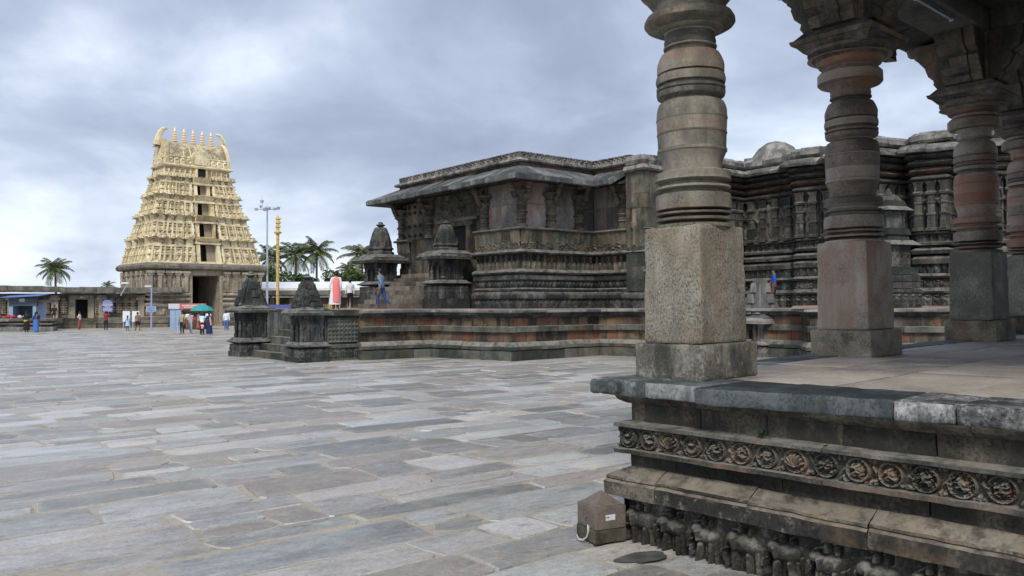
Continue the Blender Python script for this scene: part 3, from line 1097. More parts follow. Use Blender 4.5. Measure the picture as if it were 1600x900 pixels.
def puddle(x, y, rx, ry, rot, seed, name='puddle', z=0.024):
    r = random.Random(seed)
    n = 26
    ph = [r.uniform(0, 6.28) for _ in range(4)]
    V = []
    c, s = math.cos(rot), math.sin(rot)
    for i in range(n):
        t = 2 * math.pi * i / n
        q = 1 + 0.08 * math.sin(2 * t + ph[0]) + 0.07 * math.sin(3 * t + ph[1]) + 0.05 * math.sin(5 * t + ph[2]) + 0.03 * math.sin(9 * t + ph[3])
        X, Y = rx * q * math.cos(t), ry * q * math.sin(t)
        V.append((x + X * c - Y * s, y + X * s + Y * c, z))
    m = MB()
    m.add(V + [(x, y, z)], [(i, (i + 1) % n, n) for i in range(n)])
    return m.build(name, M['water'], smooth=None, recalc=False, kind='structure')


# rain water left in worn hollows: (x, y, half length, half width)
for i, (x, y, a_, b_) in enumerate([(1.08, 6.95, 0.24, 0.13)]):
    puddle(x, y, a_, b_, R(PAVE_YAW - 6), 40 + i)

# ------------------------------------------------------------------ the pillared hall on the right
hall = thing('pillared_hall', 'open pillared stone hall on a carved plinth with lathe turned columns, filling the right side', 'hall')
hall.matrix_world = HALL_M
rngh = random.Random(5)
HP = [(14.0, 0.0), (0.0, 0.0), (0.0, -4.6)]      # plan line of the plinth face, corner at the origin


def hpath(o, end=-4.6):
    return [(14.0, 0.15 + o), (-o, 0.15 + o), (-o, end)]


# core behind every course, so that no gap looks through
mb = MB()
mb.box(0.14, 14.0, -4.6, 0.02, -0.3, 1.30)
mb.build('plinth_core', M['recess'], hall)

# lowest course: elephants and riders
mbk = MB()
mbk.box(0.05, 14.0, -4.55, 0.09, -0.35, 0.42)
mbk.build('footing', M['frieze'], hall)
s = 0.12
ei = 0
while s > -3.4:
    w = rngh.uniform(0.33, 0.39)
    nx, ny = 72, 76
    H = tile('elephant', w / 0.43, nx, ny, rngh)
    S, Z = np.meshgrid(np.linspace(s, s - w, nx), np.linspace(-0.02, 0.41, ny), indexing='ij')
    lean = 0.03 * (Z / 0.41)
    base = 0.085 - H * 0.15
    P = np.stack([base - lean * 0.0, S, Z], -1)
    m = MB()
    m.grid(P)
    m.build('carved_elephant', M['frieze'], hall, smooth=70, recalc=False)
    s -= w
    ei += 1
# side return of the elephant course, round the corner
m = MB()
relief(m, (3.0, 0.11), (0.02, 0.11), 0.0, 0.41, 'elephant', 0.3, 0.08, 0.015, rngh, 4)
m.build('carved_return', M['frieze'], hall, smooth=70, recalc=False)

# ledge with a groove under its sloping top
prof = dense([(0.02, 0.405), (0.215, 0.41), (0.22, 0.535), (0.205, 0.545), (0.195, 0.555), (0.205, 0.565), (0.20, 0.585), (0.02, 0.675), (-0.1, 0.675), (-0.1, 0.405)], 0.05)
course('ledge_stone', hpath(-0.12), prof, 1.18, M['ledge'], hall, rngh, gap=0.008, jit=0.006, fine=0.06, amp=0.012)
# lower recess
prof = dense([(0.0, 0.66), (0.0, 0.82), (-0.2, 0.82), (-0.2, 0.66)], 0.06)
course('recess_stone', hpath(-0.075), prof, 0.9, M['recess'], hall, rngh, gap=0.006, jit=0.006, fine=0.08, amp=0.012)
# scroll band : backing, lips and roundels
prof = dense([(-0.01, 0.795), (0.03, 0.797), (0.035, 0.835), (0.012, 0.84), (-0.045, 0.84), (-0.045, 1.025), (0.012, 1.028), (0.035, 1.035), (0.03, 1.062), (-0.10, 1.082),
              (-0.2, 1.082), (-0.2, 0.795)], 0.05)
course('scroll_band', hpath(0.0), prof, 2.1, M['scroll'], hall, rngh, gap=0.008, jit=0.004, fine=0.06, amp=0.008)
s = 0.16
k = 0
while s > -3.6:
    w = 0.232 + rngh.uniform(-0.006, 0.006)
    if 7 <= k <= 8:
        w = 0.245
    nx, ny = 58, 50
    H = tile('roundel', w / 0.19, nx, ny, rngh)
    S, Z = np.meshgrid(np.linspace(s, s - w, nx), np.linspace(0.838, 1.027, ny), indexing='ij')
    P = np.stack([0.050 - H * 0.088, S, Z], -1)
    m = MB()
    m.grid(P)
    m.build('carved_roundel', M['scroll'], hall, smooth=70, recalc=False)
    s -= w
    k += 1
m = MB()
relief(m, (2.0, 0.135), (0.0, 0.135), 0.838, 1.027, 'roundel', 0.235, 0.04, 0.01, rngh, 3)
m.build('carved_return', M['scroll'], hall, smooth=70, recalc=False)
# upper recess
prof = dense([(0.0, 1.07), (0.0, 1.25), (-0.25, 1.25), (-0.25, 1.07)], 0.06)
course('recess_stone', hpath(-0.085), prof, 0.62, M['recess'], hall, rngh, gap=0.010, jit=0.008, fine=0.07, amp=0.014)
# moulding under the slabs
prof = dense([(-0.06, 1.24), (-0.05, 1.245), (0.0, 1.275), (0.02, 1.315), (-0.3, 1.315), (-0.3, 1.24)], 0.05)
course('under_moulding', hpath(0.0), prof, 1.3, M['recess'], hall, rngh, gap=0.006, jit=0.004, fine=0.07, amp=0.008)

# edge slabs of the hall floor; each has its own projection, the second is skewed
edge_slabs = [(0.33, -0.22, -0.05, -0.05), (-0.22, -0.80, -0.06, -0.04), (-0.80, -2.33, -0.175, 0.03), (-2.33, -2.74, -0.01, 0.0), (-2.74, -3.35, -0.01, -0.01),
              (-3.35, -4.6, -0.03, -0.03)]
for i, (v0, v1, e0, e1) in enumerate(edge_slabs):
    m = rbox(0, 0.62, v1 + 0.006, v0 - 0.006, 1.312, 1.452, 0.055, 0.018, 0.012, 7.0, 20 + i)
    V = []
    for x, y, z in m.v:
        t = (v0 - y) / (v0 - v1)
        e = e0 + (e1 - e0) * t
        V.append((x * (0.62 - e) / 0.62 + e, y, z))
    m.v = V
    m.build('edge_slab', M[('slab', 'slab', 'slab_dark', 'slab_pale', 'slab_pale', 'slab')[i]], hall, smooth=40, merge=0.0005)
# broken corner tongue that sticks out past the corner
m = rbox(-0.16, -0.03, 0.06, 0.35, 1.335, 1.445, 0.04, 0.02, 0.014, 9.0, 31)
m.build('corner_slab', M['slab'], hall, smooth=40, merge=0.0005)
# slabs along the far-left edge
u = 0.0
i = 0
while u < 13.5:
    l = rngh.uniform(0.9, 1.7)
    if u > 0.1:
        m = rbox(u + 0.006, u + l - 0.006, 0.0, 0.46 + rngh.uniform(-0.03, 0.03), 1.312, 1.45, 0.12, 0.018, 0.012, 6.0, 60 + i)
        m.build('edge_slab', M['slab'], hall, smooth=40, merge=0.0005)
    else:
        m = rbox(-0.03, u + l - 0.006, 0.365, 0.46, 1.315, 1.45, 0.08, 0.018, 0.012, 6.0, 59)
        m.build('edge_slab', M['slab'], hall, smooth=40, merge=0.0005)
        m = rbox(0.625, u + l - 0.006, 0.0, 0.36, 1.312, 1.447, 0.1, 0.012, 0.008, 6.0, 58)
        m.build('edge_slab', M['floor'], hall, smooth=40, merge=0.0005)
    u += l
    i += 1
# floor slabs inside
v = -0.006
row = 0
while v > -4.4:
    w = rngh.uniform(0.6, 0.95)
    u = 0.63
    while u < 13.4:
        l = rngh.uniform(0.9, 1.9)
        m = rbox(u + 0.006, min(u + l, 13.6) - 0.006, v - w + 0.006, v - 0.006, 1.33, 1.446 + rngh.uniform(-0.006, 0.004), 0.2, 0.01, 0.006, 5.0, int(u * 7 + v * 31) % 997)
        m.build('floor_slab', M['floor'], hall, smooth=40, merge=0.0005)
        u += l
    v -= w
    row += 1


# pillars: a lathe-turned shaft with its base, plinth and capital as pieces of it
def zz(y):
    return 2.15 + (472.5 - y) / 165.5


S_ = 1 / 165.5
shaft_px = [(362, 55), (356, 55.5), (353, 53), (349, 53), (347.5, 56.5), (344, 56.8), (341.5, 53), (339.5, 53), (338, 56), (335, 56), (333.5, 52.5), (332, 53), (330, 56.6),
            (316, 57), (307, 56), (304.5, 52), (300.5, 52), (298, 56.5), (295, 56.5), (292.5, 52.5), (289, 52.5), (285, 57), (280, 56.5), (277, 57), (273.5, 57), (271, 52.5),
            (269, 50), (255, 50.8), (241, 52.3), (240, 54), (236, 54), (235, 52.4), (213, 53.2), (212, 54), (210.5, 54), (209.5, 53.4), (190, 54), (189, 54.8), (187, 54.8),
            (186, 54), (175, 53.6), (168, 51.8), (163, 49.4), (159.5, 47.2), (157, 46.6), (155.5, 50), (153, 53), (148, 53.6), (145.5, 53.6), (144, 51), (142.5, 53.6), (139, 53.8),
            (137, 50.4), (134.5, 50.6), (133, 53.6), (127, 54), (120, 53.4), (118, 51), (116.5, 53), (113, 53.2), (111.5, 51.5), (106, 52.2), (100, 51), (93, 48.5), (86, 44.8),
            (81, 40.6), (78, 40), (76.5, 41.5), (74.5, 41.5), (73, 39.5), (70, 40), (66, 40.5), (62, 39.4), (54, 39), (52, 40), (51, 48), (49, 51), (46.5, 52), (45.5, 60),
            (42, 67), (38, 70), (33, 70), (26, 66), (24, 60), (20, 56), (12, 56), (6, 60), (-4, 68), (-12, 76), (-20, 80), (-24, 80), (-26, 74)]
# crisp, slightly uneven turning lines
sh = MB()
def groove(k):
    y, r = shaft_px[k]
    a = min(shaft_px[max(0, k - 2)][1], shaft_px[min(len(shaft_px) - 1, k + 2)][1], r)
    n_ = [q[1] for q in shaft_px[max(0, k - 3):k + 4]]
    return r - 4.6 if (r < max(n_) - 2.5 and r <= min(n_) + 1.2 and 66 < y < 352) else r


shaft_px = [(y, groove(k)) for k, (y, r) in enumerate(shaft_px)]
shaft_px = [(y, r - 1.5 * (54.2 - r) * .9 if (270 < y < 355 or 112 < y < 157) and 48 < r < 54.2 else r) for y, r in shaft_px]
shaft_px = [(y, r + 1.4 if r > 55.5 and 270 < y < 350 else r) for y, r in shaft_px]
sh.lathe([(r * S_ * (1.0 + 0.004 * math.sin(y * 1.7)), zz(y)) for y, r in shaft_px], 72)
sh.jitter(0.006, 5.0, 3)
me_shaft = sh.mesh('shaft', M['shaft'], 28)
# the inner pillars are a little taller and carry a wider bell under the plate
tall = [(r, y) for y, r in shaft_px if y > 60]
z_lo, z_hi = zz(362), zz(60)
prof2 = [(r * S_ * .985, z_lo + (zz(y) - z_lo) * 1.065) for r, y in tall]
zt2 = z_lo + (z_hi - z_lo) * 1.065
prof2 += [(.255, zt2 + .02), (.28, zt2 + .05), (.36, zt2 + .06), (.385, zt2 + .085), (.385, zt2 + .20), (.35, zt2 + .235), (.315, zt2 + .245), (.32, zt2 + .28), (.37, zt2 + .31), (.40, zt2 + .36), (.41, zt2 + .40),
          (.455, zt2 + .405), (.50, zt2 + .46), (.505, zt2 + .50)]
prof2 = [p_ for p_ in prof2 if p_[1] < zz(-26)] + [(.50, zz(-26))]
sh2 = MB()
sh2.lathe(prof2, 72)
sh2.jitter(0.008, 5.0, 9)
me_shaft2 = sh2.mesh('shaft', M['shaft_red'], 28)
me_base = rbox(-0.44, 0.44, -0.385, 0.385, 1.44, 1.765, 0.05, 0.022, 0.014, 7.0, 5, 0.012).mesh('base_block', M['base'], 40, merge=0.0005)
me_plinth = rbox(-0.365, 0.365, -0.325, 0.325, 1.765, 2.845, 0.045, 0.02, 0.014, 6.0, 8, 0.014)
V = []
for x, y, z in me_plinth.v:
    k = 1.0 - 0.035 * (z - 1.765)
    V.append((x * k, y * k, z))
me_plinth.v = V
me_plinth = me_plinth.mesh('plinth', M['plinth'], 40, merge=0.0005)
# collar of rough stone under the shaft
col_ = MB()
col_.lathe([(0.345, 2.835), (0.35, 2.85), (0.345, 2.868), (0.33, 2.872)], 40)
me_col = col_.mesh('collar', M['plinth'], 40)
# capital: round dish, square plate with undercut edge
zc0 = zz(-22)
cp = MB()
cp.lathe([(0.40, zc0 - 0.01), (0.44, zc0 + 0.02), (0.50, zc0 + 0.09), (0.50, zc0 + 0.13), (0.40, zc0 + 0.15)], 40)
cp.frustum(0, 0, zc0 + 0.10, zc0 + 0.20, 0.40, 0.40, 0.49, 0.49)
cp.frustum(0, 0, zc0 + 0.201, zc0 + 0.255, 0.515, 0.515, 0.53, 0.53)
cp.frustum(0, 0, zc0 + 0.256, zc0 + 0.36, 0.50, 0.50, 0.40, 0.40)
cp.jitter(0.014, 4.0, 8)
me_cap = cp.mesh('capital', M['capital'], 30)
ZB = zc0 + 0.355      # foot of the corbels
ZT = 6.30             # underside of the beams


def corbel_mesh(seed):
    """one arm of the cross-shaped corbel, pointing along +x, with stepped underside"""
    m = MB()
    prof_ = [(0.20, ZB), (0.46, ZB + 0.02), (0.52, ZB + 0.10), (0.50, ZB + 0.16), (0.60, ZB + 0.24), (0.66, ZB + 0.38), (0.64, ZB + 0.44), (0.76, ZB + 0.52), (0.82, ZB + 0.68), (0.82, ZT - 0.03), (0.20, ZT - 0.03)]
    for y0, y1, sc_ in ((-0.29, -0.13, 0.94), (-0.13, 0.13, 1.0), (0.13, 0.29, 0.94)):
        pr = [(0.2 + (x - 0.2) * sc_, z) for x, z in prof_]
        m.rings([[(x, y0 + 0.004, z) for x, z in pr], [(x, y1 - 0.004, z) for x, z in pr]], True, True)
    m.jitter(0.02, 4.0, seed)
    return m.mesh('corbel', M['capital'], 30)


me_corbel = corbel_mesh(3)
blk = MB()
blk.box(-0.33, 0.33, -0.33, 0.33, ZB - 0.01, ZT - 0.035)
blk.jitter(0.012, 4, 2)
me_blk = blk.mesh('corbel_block', M['capital'], 30)
# slanted bracket figure on the outer side, carved
bf = MB()
for k in range(9):
    t = k / 8
    y = 0.30 + 0.62 * t
    z = ZB + 0.10 + 0.80 * t
    rr = 0.10 + 0.05 * math.sin(t * 9)
    bf.lathe([(0.02, z - rr), (rr, z - rr * 0.6), (rr * 1.15, z), (rr, z + rr * 0.7), (0.02, z + rr)], 10, 0.0, y)
bf.tube([(0, 0.30, ZB + 0.12), (0, 0.62, ZB + 0.48), (0, 0.98, ZB + 0.92)], [0.07, 0.10, 0.09], 8)
bf.jitter(0.035, 9, 6)
me_bf = bf.mesh('bracket_figure', M['capital'], 50)

PILLARS = [(0.75, -0.185), (4.35, -0.02), (8.65, 0.0), (11.45, 0.08)]
for i, (pu, pv) in enumerate(PILLARS):
    p = place(me_shaft if i == 0 else me_shaft2, 'pillar_shaft', hall, (pu, pv, 0))
    for me_, nm_, mt_ in ((me_base, 'base_block', ('base', 'base_tan', 'base_tan', 'base')[i]), (me_plinth, 'plinth', ('plinth', 'plinth_pink', 'plinth_grey', 'plinth_grey')[i]),
                          (me_col, 'collar', ('plinth', 'plinth_pink', 'plinth_grey', 'plinth_grey')[i])):
        o = place(me_, nm_, p)
        o.material_slots[0].link = 'OBJECT'
        o.material_slots[0].material = M[mt_]
    place(me_cap, 'capital', p)
    place(me_blk, 'corbel_block', p)
    for a_ in range(4):
        place(me_corbel, 'corbel', p, rotz=a_ * math.pi / 2)
    place(me_bf, 'bracket_figure', p)

# beams, ceiling, eave
m = rbox(-0.6, 14.0, -0.36, 0.36, ZT - 0.03, 6.72, 0.35, 0.02, 0.02, 2.0, 3)
m.build('beam', M['beam'], hall, merge=0.0005)
for pu, pv in PILLARS:
    m = rbox(pu - 0.33, pu + 0.33, -9.79, -0.37, ZT - 0.02, 6.70, 0.4, 0.02, 0.02, 2.0, int(pu * 9))
    m.build('beam', M['beam'], hall, merge=0.0005)
# unseen back wall behind the pillars, added to dim the hall
m = rbox(-0.2, 14.0, -10.4, -9.8, 1.40, 6.75, 0.8, 0.02, 0.02, 1.0, 77)
m.build('back_wall', M['recess'], hall, merge=0.0005)
m = MB()
m.box(0.0, 14.0, -9.8, -4.62, 0.0, 1.44)
m.build('inner_floor', M['floor'], hall)
# raised ceiling panels between the beams, then the roof
m = MB()
m.box(-0.55, 14.0, -10.4, 0.34, 6.73, 7.1)
m.build('roof', M['beam'], hall)
for a_, b_ in zip(PILLARS[:-1], PILLARS[1:]):
    m = MB()
    m.box(a_[0] + 0.36, b_[0] - 0.36, -7.0, -0.40, 6.60, 6.726)
    for q in range(3):
        m.box(a_[0] + 0.36 + 0.14 * q, b_[0] - 0.36 - 0.14 * q, -7.0, -0.40 - 0.14 * q, 6.56 + 0.02 * q, 6.60 + 0.002 * q)
    m.build('ceiling_panel', M['beam'], hall)
u = -1.1
i = 0
while u < 13.4:
    l = rngh.uniform(0.8, 1.2)
    m = rbox(u + 0.004, u + l - 0.004, 0.30, 1.06 + rngh.uniform(-0.03, 0.05), 6.40, 6.56, 0.12, 0.02, 0.02, 5.0, 200 + i)
    m.v = [(x, y, z - 0.10 * max(0, y - 0.3)) for x, y, z in m.v]
    m.build('eave_slab', M['beam'], hall, merge=0.0005)
    u += l
    i += 1
# carved pendants along the eave edge
for pu in (2.2, 6.9, 7.55, 10.2, 10.7):
    m = MB()
    for k in range(4):
        m.box(pu - 0.16 + 0.02 * k, pu + 0.16 - 0.02 * k, 0.78, 1.10 - 0.05 * k, 6.33 - 0.10 * (k + 1), 6.325 - 0.10 * k)
    m.jitter(0.03, 9, int(pu * 10))
    m.build('eave_pendant', M['capital'], hall)
# front eave, over the open side beyond the picture, keeps the hall dim
m = MB()
m.box(-0.9, 0.1, -10.4, 1.0, 6.60, 6.80)
m.build('front_eave', M['beam'], hall)

# tube lamp under the beam, unlit
tl = thing('tube_lamp', 'unlit white tube lamp fixed under the hall beam at the top right', 'lamp', HALL_M @ Vector((6.55, -0.22, ZT - 0.055)), R(42))
m = MB()
m.box(-0.66, 0.66, -0.035, 0.035, 0.0, 0.028)
m.build('fixture', M['kiosk'], tl)
m = MB()
m.tube([(-0.62, 0, -0.018), (0.62, 0, -0.018)], 0.016, 10)
m.build('tube', M['steel'], tl)
for s_ in (-1, 1):
    m = MB()
    m.box(s_ * 0.63 - 0.02, s_ * 0.63 + 0.02, -0.025, 0.025, -0.038, -0.001)
    m.build('end_cap', M['plate'], tl)

# weed growing from the upper recess
wd = thing('weed', 'small green weed growing from a joint above the carved scroll band', 'weed', HALL_M @ Vector((0.02, -1.30, 1.085)), R(42))
m = MB()
rw = random.Random(3)
for k in range(16):
    th = rw.uniform(0, 6.28)
    l = rw.uniform(0.02, 0.055)
    dx, dy = math.cos(th), math.sin(th)
    z = rw.uniform(0.01, 0.05)
    m.add([(0, 0, 0.005), (dx * l * .6 - dy * .012, dy * l * .6 + dx * .012, z), (dx * l, dy * l, z + .012), (dx * l * .6 + dy * .012, dy * l * .6 - dx * .012, z + .004)], [(0, 1, 2, 3)])
m.build('leaves', M['weed'], wd, recalc=False)
m = MB()
for k in range(4):
    m.tube([(0, 0, -0.02), (0.01 * k - .015, 0.008 * k, 0.03)], 0.002, 4)
m.build('stem', M['weed'], wd)

# brown stone lamp casing with pyramid lid, at the foot of the plinth
bo = thing('lamp_casing', 'squat brown stone lamp casing with pyramid lid and white label beside the hall plinth', 'casing', (0.80, 7.50, 0.028), R(26))
m = rbox(-0.165, 0.165, -0.165, 0.165, 0.0, 0.115, 0.03, 0.01, 0.006, 9, 71)
m.build('base', M['bollard_base'], bo, merge=0.0004)
m = rbox(-0.158, 0.158, -0.158, 0.158, 0.118, 0.315, 0.04, 0.006, 0.0015, 5, 72)
m.build('casing_body', M['bollard'], bo, merge=0.0004)
m = MB()
m.frustum(0, 0, 0.317, 0.425, 0.140, 0.140, 0.006, 0.006)
m.build('lid', M['bollard'], bo, smooth=20)
m = MB()
m.box(-0.055, 0.045, -0.1595, -0.1575, 0.195, 0.245)
lb = m.build('label_plate', M['plate'], bo)
for dx in (-0.043, -0.026):
    m = MB()
    m.box(dx - 0.005, dx + 0.005, -0.1606, -0.1594, 0.215, 0.228)
    m.build('label_dot', M['inkblue'], lb)
m = MB()
m.tube([(-0.157, -0.01, 0.215), (-0.178, -0.01, 0.215)], 0.012, 8)
m.build('knob', M['bollard'], bo)
m = MB()
m.tube([(-0.162, -0.03, 0.145), (-0.176, -0.05, 0.125), (-0.178, -0.055, 0.08), (-0.19, -0.05, 0.04), (-0.20, 0.0, 0.012), (-0.21, 0.05, 0.006), (-0.20, 0.10, 0.03)], 0.005, 6)
m.tube([(-0.162, -0.05, 0.14), (-0.18, -0.075, 0.10), (-0.185, -0.06, 0.05), (-0.205, -0.02, 0.01), (-0.222, 0.03, 0.006)], 0.005, 6)
m.build('cable', M['rope'], bo)


# ------------------------------------------------------------------ temple platform
rngt = random.Random(21)
plat = thing('temple_platform', 'star shaped stone temple platform with dark coping and reddish courses', 'platform', TEMPLE_O, TEMPLE_YAW)
PZ = 1.90
path = PLAT[1:]
core = MB()
corepath = [(x, y) for x, y in PLATP]
# inner core, set back from the faces
pn = path_norms(PLAT)
inner = [(p.x - m.x * 0.42, p.y - m.y * 0.42) for p, m in pn] + [(30, -17), (30, 21)]
core.prism(inner, -0.05, PZ - 0.03)
core.build('core', M['temple_dark'], plat)
course('base_stone', path, [(0.0, -0.05), (0.0, 0.355), (-0.5, 0.355), (-0.5, -0.05)], 1.15, M['temple_belt'], plat, rngt, jit=0.012)
course('torus_stone', path, [(-0.06, 0.375), (0.03, 0.40), (0.035, 0.52), (-0.02, 0.60), (-0.12, 0.685), (-0.5, 0.685), (-0.5, 0.375)], 1.3, M['temple_belt'], plat, rngt, jit=0.012)
course('lower_wall_stone', path, [(-0.19, 0.67), (-0.19, 1.07), (-0.5, 1.07), (-0.5, 0.67)], 0.62, M['temple_red'], plat, rngt, jit=0.012)
course('belt_stone', path, [(-0.10, 1.055), (-0.06, 1.06), (-0.06, 1.255), (-0.12, 1.275), (-0.5, 1.275), (-0.5, 1.055)], 1.0, M['temple_belt'], plat, rngt, jit=0.012)
course('upper_wall_stone', path, [(-0.20, 1.26), (-0.20, 1.60), (-0.5, 1.60), (-0.5, 1.26)], 0.6, M['temple_red'], plat, rngt, jit=0.012)
course('under_coping', path, [(-0.20, 1.585), (-0.10, 1.62), (0.0, 1.70), (0.0, 1.775), (-0.5, 1.775), (-0.5, 1.585)], 1.0, M['temple_dark'], plat, rngt, jit=0.008)
course('coping_stone', path, [(-0.02, 1.765), (0.10, 1.785), (0.12, 1.80), (0.12, 1.875), (0.08, 1.90), (-0.62, 1.905), (-0.62, 1.765)], 1.35, M['cap'], plat, rngt, jit=0.010)
# paving of the platform, rising a little towards the temple on the right
m = MB()
top_in = [(p.x - m_.x * 0.60, p.y - m_.y * 0.60) for p, m_ in pn]
m.v = [(x, y, PZ) for x, y in top_in] + [(30, -17, PZ + 0.15), (30, 21, PZ)]
m.f = [tuple(range(len(m.v)))]
m.mi = [0]
m.build('platform_floor', M['plat_floor'], plat, smooth=None, recalc=False)

# sloping floor by the right hand wall
m = MB()
m.add([(7.2, -6.9, PZ + 0.004), (12.0, -10.6, PZ + 0.004), (20.0, -16.4, PZ + 0.004), (22.0, -14.0, 2.06), (14.0, -6.0, 2.06), (11.0, -4.6, 2.0)], [(0, 1, 2, 3, 4, 5)])
m.build('ramped_floor', M['plat_floor'], plat, smooth=None, recalc=False)

# ------------------------------------------------------------------ stairs to the platform
st = thing('platform_stairs', 'dark stone stairs between the two ground level shrines', 'stairs', TEMPLE_O, TEMPLE_YAW)
for k in range(7):
    z = 0.27 * (k + 1)
    v = 5.35
    i = 0
    while v < 9.15:
        l = min(rngt.uniform(0.8, 1.6), 9.2 - v)
        if 9.2 - v - l < 0.4:
            l = 9.2 - v
        m = MB()
        m.box(-6.25 + 0.38 * k + rngt.uniform(-.01, .01), -3.6, v + 0.006, v + l - 0.006, z - 0.27, z + rngt.uniform(-.008, .004) if k < 6 else 1.88)
        m.build('step', M['temple_belt'], st)
        v += l

# ------------------------------------------------------------------ small shrines
UNIT8 = [(math.cos(R(22.5 + 45 * k)) / math.cos(R(22.5)), math.sin(R(22.5 + 45 * k)) / math.cos(R(22.5))) for k in range(8)]


def star_plan(steps=2, d=0.14):
    """square with stepped corners, half width 1"""
    q = []
    a = 1.0 - d * steps
    pts = [(1.0, a)]
    for s_ in range(steps):
        pts += [(1.0 - d * (s_ + 1), a + d * s_), (1.0 - d * (s_ + 1), a + d * (s_ + 1))]
    pts = [(1.0, -a)] + pts[:1] + pts[1:]
    one = pts[1:]
    out_ = []
    for k in range(4):
        c, s_ = math.cos(math.pi / 2 * k), math.sin(math.pi / 2 * k)
        for x, y in one:
            out_.append((x * c - y * s_, x * s_ + y * c))
    return out_


STAR = star_plan()


